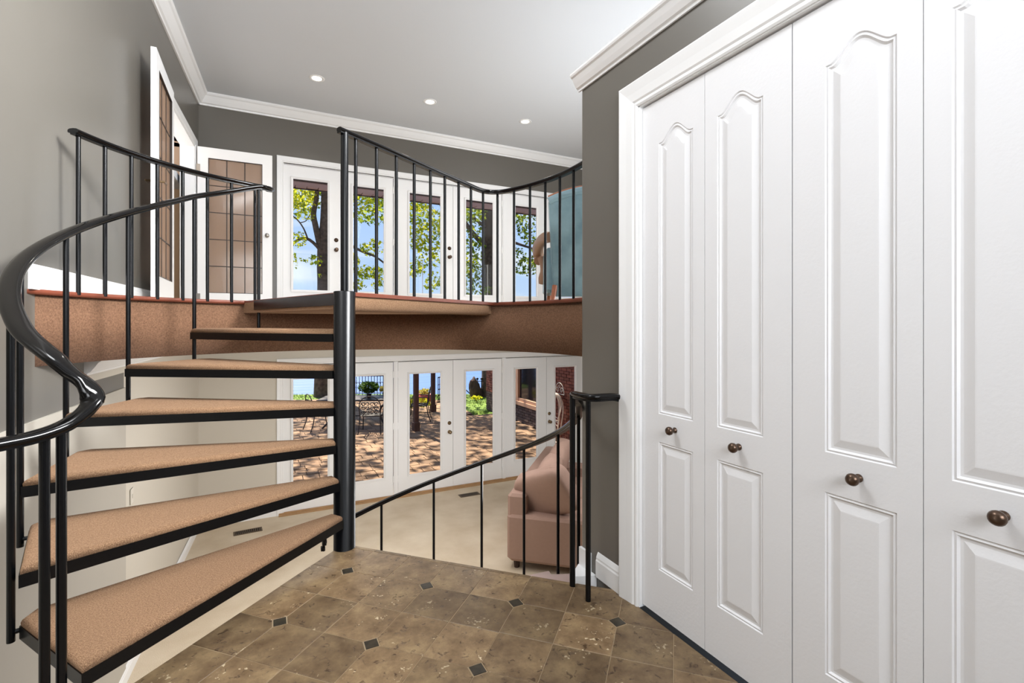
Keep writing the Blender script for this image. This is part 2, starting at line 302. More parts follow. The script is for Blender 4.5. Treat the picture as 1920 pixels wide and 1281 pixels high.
# closet box (part-height) with opening
CX0 = 1.37; CO0, CO1, CH = .275, 1.575, 2.062
m = MB()
rc = [(CX0+.03-.03*cos(a), 1.97+.03*sin(a)) for a in [i*pi/12 for i in range(7)]]
m.prism([(CX0, 1.66)]+rc+[(2.16, 2.0), (2.16, 1.66)], ZL-.1, 2.37)
m.prism([(CX0, CO1), (CX0, 1.66), (2.16, 1.66), (2.16, 1.62), (CX0+.1, 1.62), (CX0+.1, CO1)][:4], 0, CH+.0)
m.box(CX0, 2.16, -3, 1.66, CH, 2.37); m.box(CX0, CX0+.1, -3, CO0, 0, CH); m.box(CX0, 2.16, CO0-.8, CO0-.7, 0, CH)
struct('wall_closet', m, 'grey', 'grey part-height wall around the white closet doors')
# lower floor, upper slab, entry floor
m = MB(); m.prism([(-1.7, -3), (XR, -3), (XR, YF+.06), (-1.7, YF+.06)], ZL-.12, ZL); struct('floor_lower', m, 'lcarpet', 'beige carpeted floor of the lower room')
def arc(a0, a1, r, n, z=None): 
    return [((P.x+r*cos(R(a0+(a1-a0)*i/n)), P.y+r*sin(R(a0+(a1-a0)*i/n))) if z is None else pol(a0+(a1-a0)*i/n, r, z)) for i in range(n+1)]
RL = 1.43
def ringslab(mb, z0, z1, r=RL):
    inner = arc(166, -28, r, 60)
    outer = []
    for x, y in inner:
        dx, dy = x-P.x, y-P.y; best = 1e9
        # ray to room bounds
        for (nx, ny, k) in ((0, 1, YF), (1, 0, XR), (0, -1, -2.0), (-1, .0488, 1.15)):
            den = nx*dx+ny*dy
            if den > 1e-6: best = min(best, (k-(nx*P.x+ny*P.y))/den)
        outer.append((P.x+dx*best, P.y+dy*best))
    n = len(inner); vs = [(x, y, z) for z in (z0, z1) for x, y in inner+outer]; fs = []
    for i in range(n-1):
        fs += [(2*n+i, 2*n+n+i, 2*n+n+i+1, 2*n+i+1), (i+1, n+i+1, n+i, i), (i, 2*n+i, 2*n+i+1, i+1)]
    mb.add(vs, fs)
m = MB(); ringslab(m, ZLC, ZU-.012, RL+.004); up = struct('floor_upper', m, 'concrete', 'upper landing floor with its curved edge')
m = MB(); ringslab(m, ZU-.012, ZU, RL+.03); m.build('upper_carpet', 'lcarpet', up)
m = MB(); a_ = arc(166, -28, RL, 90, 0)
m.sweep([Vector((p.x, p.y, 0)) for p in a_], [(0, ZLC-.015), (0, ZU-.02), (-.012, ZU-.02), (-.012, ZLC-.015)], zup=False)
m.build('carpeted_fascia', 'fascia', up, label='brown carpet wrapped around the curved landing edge')
m = MB(); m.sweep([Vector((p.x, p.y, 0)) for p in a_], [(.018, ZU-.022), (.018, ZU-.002), (.012, ZU+.004), (-.05, ZU+.004), (-.05, ZU-.022)], zup=False)
m.build('wooden_nosing', 'nosing', up, label='thin red-brown wooden nosing on top of the carpeted fascia')
m = MB(); ringslab(m, ZLC-.012, ZLC-.001, RL+.03); struct('ceiling_lower', m, 'ceil', 'white ceiling of the lower room')

# entry floor tiles
r2 = math.sqrt(.5)
def uvw(u, v): return (P.x+(u-v)*r2, P.y-(u+v)*r2)
bounds = [(-r2, r2, .03+(-P.x+P.y)*r2), (r2, r2, .03+(P.x+P.y)*r2), (1, 0, 1.369), (-1, 0, 1.06), (0, -1, 1.2)]
m = MB(); base = clip([(-3, -3), (3, -3), (3, 4), (-3, 4)], bounds)
m.prism(base, -.03, -.0018); m.prism(base, -.22, -.03)
fl = struct('floor', m, 'grout', 'entry floor of brown travertine tiles with dark diamond insets')
pt = .209; u0, v0 = .17, .20
gap = .0022; ch = .036
ki = 0
for i in range(-2, 18):
    for j in range(-2, 18):
        ua, ub, va, vb = u0+(i-1)*pt+gap/2, u0+i*pt-gap/2, v0+(j-1)*pt+gap/2, v0+j*pt-gap/2
        pts = []
        for (u, v, iu, jv, du, dv) in ((ua, va, i-1, j-1, 1, 1), (ub, va, i, j-1, -1, 1), (ub, vb, i, j, -1, -1), (ua, vb, i-1, j, 1, -1)):
            if iu % 2 == 0 and jv % 2 == 0:
                a, b = (u+du*ch, v), (u, v+dv*ch)
                pts += [b, a] if (du, dv) in ((1, 1), (-1, -1)) else [a, b]
            else: pts.append((u, v))
        pw = clip([uvw(*p) for p in pts][::-1], bounds)
        if len(pw) < 3: continue
        ar = abs(sum(pw[k][0]*pw[(k+1) % len(pw)][1]-pw[(k+1) % len(pw)][0]*pw[k][1] for k in range(len(pw))))/2
        cx = sum(p[0] for p in pw)/len(pw); cy = sum(p[1] for p in pw)/len(pw)
        if ar < .0008: continue
        t = MB(); n = len(pw); h = random.uniform(-.0006, .0006)
        ins = [((x-cx)*(1-.0016/.1)+cx, (y-cy)*(1-.0016/.1)+cy) for x, y in pw]
        vs = [(x-cx, y-cy, -.006) for x, y in pw]+[(x-cx, y-cy, -.0012+h) for x, y in pw]+[(x-cx, y-cy, h) for x, y in ins]
        t.add(vs, [tuple(range(2*n, 3*n))]+[(k+q*n, (k+1) % n+q*n, (k+1) % n+(q+1)*n, k+(q+1)*n) for q in (0, 1) for k in range(n)])
        o = t.build('tile', 'trav', fl); o.location = (cx, cy, 0)
for i in range(-1, 18):
    for j in range(-1, 18):
        if i % 2 or j % 2: continue
        u, v = u0+i*pt, v0+j*pt; q = ch-.004
        pw = clip([uvw(u+q, v), uvw(u, v-q), uvw(u-q, v), uvw(u, v+q)], bounds)
        if len(pw) < 3: continue
        t = MB(); t.prism(pw, -.006, .0005); t.build('diamond_inset', 'slate', fl)

# ------------------------------------------------------------------ mouldings
CROWN = [(0, 0), (.0, -.105), (.012, -.105), (.016, -.092), (.03, -.085), (.05, -.058), (.068, -.03), (.08, -.022), (.086, -.012), (.086, 0)]
BASE = [(0, 0), (.014, 0), (.014, .075), (.011, .082), (.011, .09), (.007, .1), (.003, .108), (0, .112)]
CASE = [(0, 0), (0, .006), (.006, .010), (.016, .008), (.022, .013), (.05, .016), (.072, .020), (.084, .022), (.09, .018), (.09, 0)]
def mould(name, pts, prof, m_='white', label=''):
    m = MB(); m.sweep([Vector(p) for p in pts], prof, smooth=False, zup=False); return struct(name, m, m_, label)
mould('trim_2', [(LX(YF)-.005, YF, ZC), (XR, YF, ZC)], [(x*1.35, y*1.35) for x, y in CROWN], label='white crown moulding along the back wall')
mould('trim_3', [(LX(-3), -3, ZC), (LX(YF), YF, ZC)], [(x*1.35, y*1.35) for x, y in CROWN], label='white crown moulding along the left wall')
mould('trim_4', [(CX0, -3, 2.375), (CX0, 2.0, 2.375)], [(-x*.65-.002, y*.72) for x, y in CROWN][::-1], label='white crown moulding capping the closet wall')
mould('baseboard_closet', [(CX0, CO1+.09, 0), (CX0, 1.85, 0)], [(-x-.001, y) for x, y in BASE][::-1], label='white baseboard beside the closet casing')
mould('baseboard_left_upper', [(LX(3.06), 3.06, ZU), (LX(OY0-.1), OY0-.1, ZU)], [(x*1.2, y*1.1) for x, y in BASE], label='white baseboard on the upper left wall')
mould('baseboard_back_lower', [(LX(YF), YF, ZL), (DX0-.085, YF, ZL)], [(x, y) for x, y in BASE], label='white baseboard on the lower back wall')
mould('baseboard_left_lower', [(LX(-1), -1, ZL), (LX(YF), YF, ZL)], [(x+.006, y) for x, y in BASE], label='white baseboard on the lower left wall')
mould('trim_5', [(LX(3.72), 3.72, ZLC-.01), (LX(YF), YF, ZLC-.01)], CROWN, label='white crown moulding under the lower ceiling on the left')
m = MB(); m.prism([(CX0-.12, 1.905), (CX0-.002, 1.86), (CX0-.002, 1.99), (CX0-.015, 1.99)], -.16, -.002); m.prism([(CX0-.015, 1.90), (CX0-.001, 1.90), (CX0-.001, 1.985), (CX0-.015, 1.985)], -.01, .085)
struct('trim_6', m, 'white', 'white stringer end piece where the tile floor meets the grey wall')
# casings as vertical/horizontal boards with profile: generic frame around opening in plane y=const or x=const
def casing(mb, o, ex, x0, x1, z0, z1, nrm, wid=.085, bottom=False):
    prof = [(a*wid/.09, b) for a, b in CASE]; o, ex, nrm = Vector(o), Vector(ex), Vector(nrm)
    def seg(p, q, out, m0, m1):        # mitred board from p to q, growing outward
        d = (q-p).normalized(); vs = []
        for (e, sgn, mm) in ((p, -1, m0), (q, 1, m1)):
            for a, b in prof: vs.append(e+out*a+nrm*b+d*(sgn*a if mm else 0))
        n = len(prof); mb.add(vs, [(j, (j+1) % n, (j+1) % n+n, j+n) for j in range(n)]+[tuple(range(n)), tuple(range(2*n-1, n-1, -1))])
    A, B, C_, D = o+ex*x0+Vector((0, 0, z0)), o+ex*x0+Vector((0, 0, z1)), o+ex*x1+Vector((0, 0, z1)), o+ex*x1+Vector((0, 0, z0))
    seg(A, B, -ex, False, True); seg(B, C_, Vector((0, 0, 1)), True, True); seg(C_, D, ex, True, False)
m = MB(); casing(m, (CX0, 0, 0), (0, 1, 0), CO0, CO1, 0, CH, (-1, 0, 0), .105)
m.box(CX0-.001, CX0+.08, CO1-.006, CO1+.02, 0, CH+.02); m.box(CX0-.001, CX0+.08, CO0-.02, CO0+.004, 0, CH+.02); m.box(CX0-.001, CX0+.08, CO0, CO1, CH-.004, CH+.02)
struct('trim_7', m, 'white', 'white moulded casing around the closet doors')

# ------------------------------------------------------------------ closet doors (raised panels, cathedral heads)
def door_face(mb, x0, x1, z0, z1, panels, yf, th):
    """face in local xz plane at y=yf looking -y; panels: list of (loop fn)"""
    outer = [Vector((x0, z0)), Vector((x1, z0)), Vector((x1, z1)), Vector((x0, z1))]
    loops = [pn(0) for pn in panels]
    polys = [[Vector((p[0], p[1], 0)) for p in outer]]+[[Vector((p[0], p[1], 0)) for p in lp] for lp in loops]
    flat = [p for pl in polys for p in pl]
    tris = tessellate_polygon(polys)
    mb.add([(p.x, yf, p.y) for p in flat], [tuple(t) for t in tris])
    for pn in panels:
        rings = [(0, 0), (.003, .0035), (.008, .0015), (.013, .0065), (.019, .0065), (.040, .0012), (.043, .001)]
        lp = [[(p[0], yf+dep, p[1]) for p in pn(ins)] for ins, dep in rings]
        n = len(lp[0]); vs = [p for r_ in lp for p in r_]
        mb.add(vs, [(k*n+i, k*n+(i+1) % n, (k+1)*n+(i+1) % n, (k+1)*n+i) for k in range(len(lp)-1) for i in range(n)]+[tuple(range((len(lp)-1)*n, len(lp)*n))])
    mb.add([(x, y, z) for x, z in ((x0, z0), (x1, z0), (x1, z1), (x0, z1)) for y in (yf, yf+th)], [(0, 1, 3, 2), (2, 3, 5, 4), (4, 5, 7, 6), (6, 7, 1, 0), (1, 3, 5, 7)])
def rectpanel(x0, x1, z0, z1): return lambda i: [(x0+i, z0+i), (x1-i, z0+i), (x1-i, z1-i), (x0+i, z1-i)]
def cathpanel(x0, x1, z0, z1, h0):
    def fn(i):
        h = h0*(1-5*i)
        a, b = x0+i, x1-i; pts = [(a, z0+i), (b, z0+i)]; n = 24
        for k in range(n+1):
            s_ = 1-k/n; x = a+(b-a)*s_; q = abs(2*s_-1)
            f = 0 if q > .86 else (.5+.5*cos(pi*(q/.86)))**.8
            pts.append((x, z1-i+h*f))
        return pts
    return fn
doors_y = [(1.568, 1.248, .093, .053), (1.246, .926, .053, .093), (.922, .602, .093, .053), (.600, .280, .053, .093)]
dlab = ['white bifold closet door panel nearest the grey wall, by the tall casing', 'second white bifold closet door panel from the grey wall', 'third white bifold closet door panel from the grey wall', 'white bifold closet door panel at the right edge of the photo']
KNOB = [(.0, 0), (.011, 0), (.011, .003), (.007, .006), (.006, .014), (.010, .019), (.0155, .025), (.0165, .031), (.014, .037), (.008, .041), (.0, .042)]
for k, (ya, yb, ml, mr_) in enumerate(doors_y):
    W_ = ya-yb; m = MB()
    pa, pb = ml, W_-mr_
    door_face(m, 0, W_, .012, 2.052, [rectpanel(pa, pb, .194, .70), cathpanel(pa, pb, .811, 1.88, .05)], 0, .034)
    o = m.build('door_%d' % (k+1), 'doorwhite'); o['kind'] = 'structure'; o['label'] = dlab[k]; o['category'] = 'door'
    o.matrix_world = T(1.385, ya, 0) @ RZ(-pi/2)
    kb = MB().lathe(KNOB, T((pa+pb)/2, -.0, .762) @ RX(pi/2), 18).build('knob', 'bronze', o, label='small round bronze knob')

# ------------------------------------------------------------------ glass doors in the back wall, two banks
ZD = 2.03
gl = [(547, 617), (660, 722), (766, 828), (872, 926), (965, 1008), (1040, 1080)]
lf = [(.20, .945), (.945, 1.70), (1.77, 2.65), (2.65, 3.51), (3.58, 4.375), (4.375, 5.12)]
side = ['R', 'L', 'L', 'L', 'R', 'L']
ordn = ['first', 'second', 'third', 'fourth', 'fifth', 'sixth']
knobon = {0: 'R', 2: 'R', 5: 'L'}
ROS = [(0, 0), (.030, 0), (.030, .004), (.026, .008), (.011, .010), (.010, .03), (.02, .036), (.027, .046), (.027, .056), (.02, .064), (0, .066)]
BOLT = [(0, 0), (.030, 0), (.030, .006), (.024, .013), (.018, .014), (.018, .018), (0, .019)]
for bank, (zf, nm) in enumerate(((ZU, 'upper'), (ZL, 'lower'))):
    m = MB(); casing(m, (0, YF, 0), (1, 0, 0), DX0, DX1, zf-.0, zf+ZD+.02, (0, -1, 0), .085)
    for a, b in ((1.70, 1.77), (3.51, 3.58)): m.box(a+.004, b-.004, YF-.004, YF+.1, zf, zf+ZD+.02); m.box(a+.02, b-.02, YF-.012, YF, zf, zf+ZD+.02)
    m.box(DX0-.02, DX0+.004, YF, YF+.2, zf, zf+ZD+.02); m.box(DX1-.004, DX1+.02, YF, YF+.2, zf, zf+ZD+.02); m.box(DX0, DX1, YF, YF+.2, zf+ZD+.004, zf+ZD+.02)
    struct('trim_%d' % (8+bank), m, 'white', 'white casing and mullions around the %s bank of glass doors' % nm)
    m = MB(); m.box(DX0-.06, DX1+.06, YF-.07, YF+.2, zf+.0, zf+.014); m.box(DX0-.06, DX1+.06, YF-.02, YF+.2, zf+.014, zf+.03)
    struct('trim_%d' % (10+bank), m, 'oak', 'tan wooden sill under the %s bank of glass doors' % nm)
    for k in range(6):
        a, b = lf[k]; ga, gb = fx(gl[k][0]), fx(gl[k][1]); z0, z1 = zf+.032, zf+ZD; g0, g1 = zf+.295, zf+1.865
        m = MB(); y0, y1 = YF+.012, YF+.056; q = .003
        m.box(a+q, ga, y0, y1, z0, z1); m.box(gb, b-q, y0, y1, z0, z1); m.box(ga, gb, y0, y1, z0, g0); m.box(ga, gb, y0, y1, g1, z1)
        o = m.build('door_%d' % (5+k+6*bank), 'white'); o['kind'] = 'structure'; o['category'] = 'door'
        o['label'] = '%s white glass door from the left in the %s bank' % (ordn[k], nm)
        m = MB(); casing(m, (0, y0, 0), (1, 0, 0), ga+.02, gb-.02, g0+.02, g1-.02, (0, -1, 0), .03)
        m.box(ga-.01, gb+.01, y0-.012, y0, g0-.012, g0+.018); m.build('glazing_bead', 'white', o)
        m = MB(); m.box(ga-.005, gb+.005, YF+.032, YF+.036, g0-.005, g1+.005); m.build('pane', 'glass', o, label='clear full-length glass pane')
        hx = a if k in (0, 2, 4) else b
        if k == 0 or k == 2 or k == 4 or 1:
            for zz in (.22, 1.02, 1.80):
                m = MB(); m.tube([(hx, y0-.006, zf+zz), (hx, y0-.006, zf+zz+.10)], .006, 6); m.build('hinge', 'white', o)
        if k in knobon:
            kx = (b-.06) if knobon[k] == 'R' else (a+.06)
            MB().lathe(ROS, T(kx, y0, zf+.90) @ RX(pi/2), 14).build('door_knob', 'brass' if bank else 'bronze', o, label='round knob')
            MB().lathe(BOLT, T(kx, y0, zf+1.04) @ RX(pi/2), 14).build('deadbolt', 'brass' if bank else 'bronze', o)

# ------------------------------------------------------------------ left french doors, open, and the room behind
ZO = ZU+2.04
m = MB(); nl = Vector((cos(lang), -sin(lang), 0)); dl = Vector((sin(lang), cos(lang), 0)); o0 = Vector((LX(0), 0, 0))
casing(m, o0, dl, OY0, OY1, ZU, ZO, nl, .085)
def lbox(mb, s0, s1, n0, n1, z0, z1):
    mb.add([o0+dl*s+nl*n+Vector((0, 0, z)) for z in (z0, z1) for s, n in ((s0, n0), (s1, n0), (s1, n1), (s0, n1))], [(0, 1, 2, 3), (7, 6, 5, 4), (4, 5, 1, 0), (5, 6, 2, 1), (6, 7, 3, 2), (7, 4, 0, 3)])
lbox(m, OY0-.002, OY0+.02, -.15, 0, ZU, ZO); lbox(m, OY1-.02, OY1+.01, -.15, 0, ZU, ZO); lbox(m, OY0, OY1, -.15, 0, ZO-.02, ZO+.005)
struct('trim_12', m, 'white', 'white casing and jamb of the open doorway in the left wall')
def french(name, hinge, ang, lab, knobm, wd):
    ht, th = 2.028, .038; m = MB(); sw = .115
    m.box(0, sw, 0, th, .01, ht); m.box(wd-sw, wd, 0, th, .01, ht); m.box(sw, wd-sw, 0, th, .01, .22); m.box(sw, wd-sw, 0, th, ht-.13, ht)
    o = m.build(name, 'white'); o['kind'] = 'structure'; o['label'] = lab; o['category'] = 'door'
    m = MB(); m.box(sw-.004, wd-sw+.004, th/2-.002, th/2+.002, .216, ht-.126); m.build('pane', 'tglass', o, label='leaded glass with the tan room reflection put into its colour')
    m = MB(); gw = wd-2*sw
    for c_ in (1, 2): x = sw+gw*c_/3; m.box(x-.005, x+.005, th/2-.006, th/2+.006, .22, ht-.13)
    for r_ in range(1, 5): z = .22+(ht-.35)*r_/5; m.box(sw, wd-sw, th/2-.005, th/2+.005, z-.005, z+.005)
    m.box(sw, sw+.006, -.002, th+.002, .22, ht-.13); m.box(wd-sw-.006, wd-sw, -.002, th+.002, .22, ht-.13); m.box(sw, wd-sw, -.002, th+.002, ht-.136, ht-.13); m.box(sw, wd-sw, -.002, th+.002, .22, .226)
    m.build('lead_came', 'came', o, label='dark leading dividing the glass into fifteen panes')
    for sg in (-1, 1):
        mt = T(wd-.06, 0 if sg < 0 else th, .98) @ RX(pi/2 if sg < 0 else -pi/2)
        if knobm == 'knob': MB().lathe([(r*.9, h) for r, h in ROS], mt, 14).build('door_knob', 'nickel', o)
        else:
            q = MB().lathe([(0, 0), (.025, 0), (.025, .006), (.01, .009), (.009, .045), (0, .046)], mt, 12); yy = (-.042 if sg < 0 else th+.042)
            q.tube([(wd-.06, yy, .98), (wd-.16, yy, .985)], .008, 8); q.build('lever_handle', 'brass', o)
    for zz in (.12, 1.72):
        MB().box(-.012, .03, -.003, 0, zz, zz+.09).build('hinge', 'nickel', o)
    o.matrix_world = T(*hinge) @ RZ(ang); return o
# far leaf: hinged at the far jamb, standing out parallel to the back wall
french('door_17', (LX(OY1)+.03, OY1-.02, ZU+.005), R(-1.5), 'open white leaded-glass door leaf standing beside the lake-side doors', 'knob', .83)
# near leaf: folded back towards the camera
french('door_18', (-.83, 5.60, ZU+.005), R(-89.6), 'open white leaded-glass door leaf folded back along the left wall', 'lever', .86)
# room beyond the doorway
m = MB(); m.box(-5, -1.02, 9.4, 9.5, ZU-.1, ZC); m.box(-5, -4.9, 4, 9.4, ZU-.1, ZC); m.box(-5, -1.3, 4.0, 4.1, ZU-.1, ZC); m.box(-1.1, -1.0, 7.62, 9.4, ZU-.1, ZC)
struct('wall_side_room', m, 'tan', 'tan wall of the room beyond the left doorway')
m = MB(); m.box(-5, -.95, 4, 9.5, ZU-.1, ZU); struct('floor_side_room', m, 'lcarpet', 'carpet of the room beyond the left doorway')
m = MB(); m.box(-5, -.98, 4, 9.5, ZC-1.2, ZC-1.1); struct('ceiling_side_room', m, 'ceil', 'ceiling of the room beyond the left doorway')
lamp('AREA', 'side_room_lamp', (-2.6, 6.2, ZU+1.4), (-2.2, 7.6, ZU+1.0), 14, .9, .9, (1, .93, .84))
cab = empty('wall_cabinet', (-1.45, 7.9, ZU), 'tall brown wooden cabinet seen through the left doorway', 'cabinet')
MB().box(-.95, .35, 0, .5, .1, .86).build('base_cabinet', 'cabinet', cab); MB().box(-1, .36, -.03, .5, .86, .9).build('countertop', 'counter', cab)
MB().box(-.95, .35, .15, .5, 1.3, 2.15).build('upper_cabinet', 'cabinet', cab); MB().box(-.95, .35, .04, .5, 0, .1).build('plinth', 'darkbrown', cab)
for k in range(3):
    x = -.93+k*.42
    d_ = MB(); d_.bbox(x, x+.40, -.02, 0, .14, .82, .004); d_.bbox(x+.06, x+.34, -.026, -.02, .2, .76, .004); q = d_.build('cabinet_door', 'cabinet', cab)
    MB().lathe([(a*.8, h*.6) for a, h in KNOB], T(x+.37, -.02, .7) @ RX(pi/2), 10).build('knob', 'bronze', q)
    d_ = MB(); d_.bbox(x, x+.40, .13, .15, 1.32, 2.12, .004); d_.bbox(x+.06, x+.34, .124, .13, 1.38, 2.06, .004); q = d_.build('cabinet_door', 'cabinet', cab)
    MB().lathe([(a*.8, h*.6) for a, h in KNOB], T(x+.37, .13, 1.4) @ RX(pi/2), 10).build('knob', 'bronze', q)

# ------------------------------------------------------------------ recessed ceiling lights
for i, (x, y, lb) in enumerate(((.532, 6.305, 'recessed ceiling light nearest the left wall'), (1.93, 6.30, 'middle one of the three recessed ceiling lights'), (3.361, 6.296, 'recessed ceiling light furthest to the right'))):
    t = empty('recessed_light', (x, y, ZC), lb, 'light', 'recessed ceiling lights')
    MB().lathe([(.052, .04), (.056, 0), (.06, -.006), (.082, -.006), (.09, -.001), (.09, 0)], None, 28).build('trim_ring', 'white', t)
    MB().lathe([(0, -.002), (.054, -.002), (.054, .0), (0, .0)], None, 24).build('lamp_face', 'lampglow', t)
    lamp('AREA', 'recessed_lamp', (x, y, ZC-.02), (x, y, 0), 5, .10, None, (1, .95, .88), 130)

# ------------------------------------------------------------------ spiral staircase
st = empty('spiral_staircase', (0, 0, 0), 'black steel spiral staircase with brown carpeted treads around a central pole', 'staircase')
STEP = 19.2; A1 = 225.0; RT = 1.213; RB = 1.222
MB().lathe([(0, ZL), (.12, ZL), (.12, ZL+.01), (.0545, ZL+.012), (.0545, ZU+.003), (.05, ZU+.006), (0, ZU+.006)], T(P.x, P.y, 0), 40).build('pole', 'steel', st, label='thick black steel centre pole')
MB().tube([(P.x, P.y, ZU), (P.x, P.y, ZU+.835)], .0195, 20).build('upper_post', 'steel', st, label='slimmer steel post standing on top of the pole')
BR = .0112
def wedge(a0, a1, ro, grow, z0, z1, n=4, rin=.05):
    """polygon: front edge at angle a0 (offset outwards by grow), back edge a1"""
    d0 = Vector((cos(R(a0)), sin(R(a0)))); n0 = Vector((-d0.y, d0.x))*grow
    d1 = Vector((cos(R(a1)), sin(R(a1)))); n1 = Vector((d1.y, -d1.x))*grow
    p = [Vector((P.x, P.y))+d0*rin+n0, Vector((P.x, P.y))+d0*ro+n0]
    q = [Vector((P.x, P.y))+d1*ro+n1, Vector((P.x, P.y))+d1*rin+n1]
    return p, q
def tread(k, a, dn=False):
    zt = (.19*k) if not dn else (-.18*k)
    bf, bb = (a, a-STEP-2.2) if not dn else (a-STEP*.5+0, a+STEP*.5+0)
    if dn: bf, bb = a+STEP+2, a      # downward flight: nosing side faces away
    p, q = wedge(bf, bb, RT, .032, 0, 0)
    poly = [(v.x, v.y) for v in (p[0], p[1], q[0], q[1])]
    # chamfer outer-back corner
    v1, v2, v3 = p[1], q[0], q[1]
    e1 = (v1-v2).normalized(); e2 = (v3-v2).normalized()
    poly = [tuple(p[0]), tuple(p[1]), tuple(v2+e1*.05), tuple(v2+e2*.05), tuple(q[1])]
    if sum(poly[i][0]*poly[(i+1) % 5][1]-poly[(i+1) % 5][0]*poly[i][1] for i in range(5)) < 0: poly = poly[::-1]
    def inset(pl, d):
        out = []; n = len(pl)
        for i in range(n):
            a_, b_, c_ = Vector(pl[i-1]), Vector(pl[i]), Vector(pl[(i+1) % n]); t0 = (b_-a_).normalized(); t1 = (c_-b_).normalized()
            n0 = Vector((-t0.y, t0.x)); n1 = Vector((-t1.y, t1.x)); bis = (n0+n1)/max(.35, 1+n0.dot(n1)); out.append(tuple(b_+bis*d))
        return out
    zb = zt-.026
    tr = MB()
    inn = inset(poly, .006); n = len(poly)
    vs = [(x, y, z) for (pl, z) in ((poly, zb-.042), (poly, zb), (inn, zb), (inn, zb-.042)) for x, y in pl]
    tr.add(vs, [(r_*n+i, r_*n+(i+1) % n, (r_+1) % 4*n+(i+1) % n, (r_+1) % 4*n+i) for r_ in range(4) for i in range(n)])
    tr.prism(inset(poly, .004), zb-.008, zb-.002)
    t = tr.build('tread', 'steel', st)
    rings = [(.004, zb-.002), (.003, zb+.010), (.007, zb+.019), (.014, zb+.024), (.024, zb+.026)]
    cp = MB(); rr = [inset(poly, d) for d, _ in rings]
    # subdivide rings for smooth look
    vs = [(x, y, z) for (pl, (_, z)) in zip(rr, rings) for x, y in pl]
    cp.add(vs, [(r_*n+i, r_*n+(i+1) % n, (r_+1)*n+(i+1) % n, (r_+1)*n+i) for r_ in range(4) for i in range(n)], True); cp.add(vs[-n:], [tuple(range(n))])
    cp.build('tread_carpet', 'carpet' if not dn else 'pink', t, label='brown carpet covering' if not dn else 'pale pink carpet covering')
for k in range(1, 7): tread(k, A1-STEP*(k-1))
for k in range(1, 8): tread(k, -45+STEP*(k-1)+.5, True)
# top platform wedge: steel edge bar towards the treads, carpeted body and right edge
a7 = A1-STEP*6; aR = 33.6
pts = arc(a7+1, aR, RL+.01, 20)
d0 = Vector((cos(R(a7)), sin(R(a7)))); n0 = Vector((-d0.y, d0.x))*.035; dR = Vector((cos(R(aR)), sin(R(aR)))); nR = Vector((dR.y, -dR.x))*.0
def plat(off, rin=.05):
    return [(P.x+d0.x*rin+n0.x*off, P.y+d0.y*rin+n0.y*off)]+[(P.x+d0.x*RL+n0.x*off, P.y+d0.y*RL+n0.y*off)]+pts[1:]+[(P.x+dR.x*.02, P.y+dR.y*.02)]
pp = plat(.85)[::-1]
pf = MB(); pf.prism(pp, ZU-.012, ZU+.001); pt_ = pf.build('platform', 'nosing', st, label='wedge-shaped top platform')
pf = MB(); pf.prism(pp, ZU-.085, ZU-.012); q = pf.build('platform_carpet', 'carpet', pt_)
pf = MB(); pf.sweep([(P.x+dR.x*.05, P.y+dR.y*.05, 0), (P.x+dR.x*1.36, P.y+dR.y*1.36, 0), (P.x+dR.x*1.395-.014, P.y+dR.y*1.395+.02, 0)], [(.0, ZU-.012), (.016, ZU-.016), (.022, ZU-.03), (.022, ZU-.075), (.014, ZU-.092), (0, ZU-.098)], zup=False, smooth=True); pf.build('rolled_carpet_edge', 'carpet', pt_)
pf = MB(); pf.sweep([(P.x+dR.x*.05, P.y+dR.y*.05, 0), (P.x+dR.x*1.42, P.y+dR.y*1.42, 0)], [(.0, ZU-.018), (.028, ZU-.018), (.028, ZU), (.02, ZU+.004), (-.03, ZU+.004), (-.03, ZU-.018)], zup=False, smooth=False); pf.build('platform_nosing', 'nosing', pt_)
pf = MB(); a_ = Vector((P.x, P.y))+d0*.05+n0; b_ = Vector((P.x, P.y))+d0*1.213+n0; pf.prism([tuple(a_), tuple(b_), tuple(b_-n0*.25), tuple(a_-n0*.25)][::-1], ZU-.066, ZU-.004); pf.build('edge_bar', 'steel', pt_, label='black steel edge bar')

# handrail sections --------------------------------------------------------
RW, RH = .030, .012
CAPP = [(-RW*.55, -RH), (RW*.55, -RH), (RW*.92, -RH*.75), (RW, -RH*.1), (RW*.93, RH*.55), (RW*.6, RH*.95), (0, RH*1.1), (-RW*.6, RH*.95), (-RW*.93, RH*.55), (-RW, -RH*.1), (-RW*.92, -RH*.75)]
def smoothpath(pts, n=6):
    pts = [Vector(p) for p in pts]; out = []
    for i in range(len(pts)-1):
        p0, p1, p2, p3 = pts[max(i-1, 0)], pts[i], pts[i+1], pts[min(i+2, len(pts)-1)]
        for k in range(n):
            t = k/n; out.append(.5*((2*p1)+(p2-p0)*t+(2*p0-5*p1+4*p2-p3)*t*t+(3*p1-p0-3*p2+p3)*t**3))
    out.append(pts[-1]); return out
def rail(name, pts, parent, prof=CAPP, label=None):
    m = MB(); m.sweep(pts, prof, smooth=True); o = m.build(name, 'cap', parent, label=label)
    m = MB(); m.sweep(pts, [(-.015, -RH-.007), (.015, -RH-.007), (.015, -RH+.001), (-.015, -RH+.001)], smooth=False); m.build('rail_bar', 'steel', o)
    return o
def zr(a): return CAMZ-.149+.19*(A1-a)/STEP if a > 129 else CAMZ-.149+.19*(A1-129)/STEP+(.155*(129-a)/STEP)
ZG = CAMZ-.258
hp = [(-1.05, 1.27, .860), (-.80, 1.52, .860), (-.62, 1.70, .860), (-.552, 1.768, .866), (-.502, 1.82, .888), (-.466, 1.862, .935), (-.484, 1.884, .985), (-.524, 1.892, 1.025), (-.572, 1.916, 1.070)]+[pol(a, RB, zr(a)) for a in [213]+list(range(207, 109, -6))]
ZLR = ZU+.845
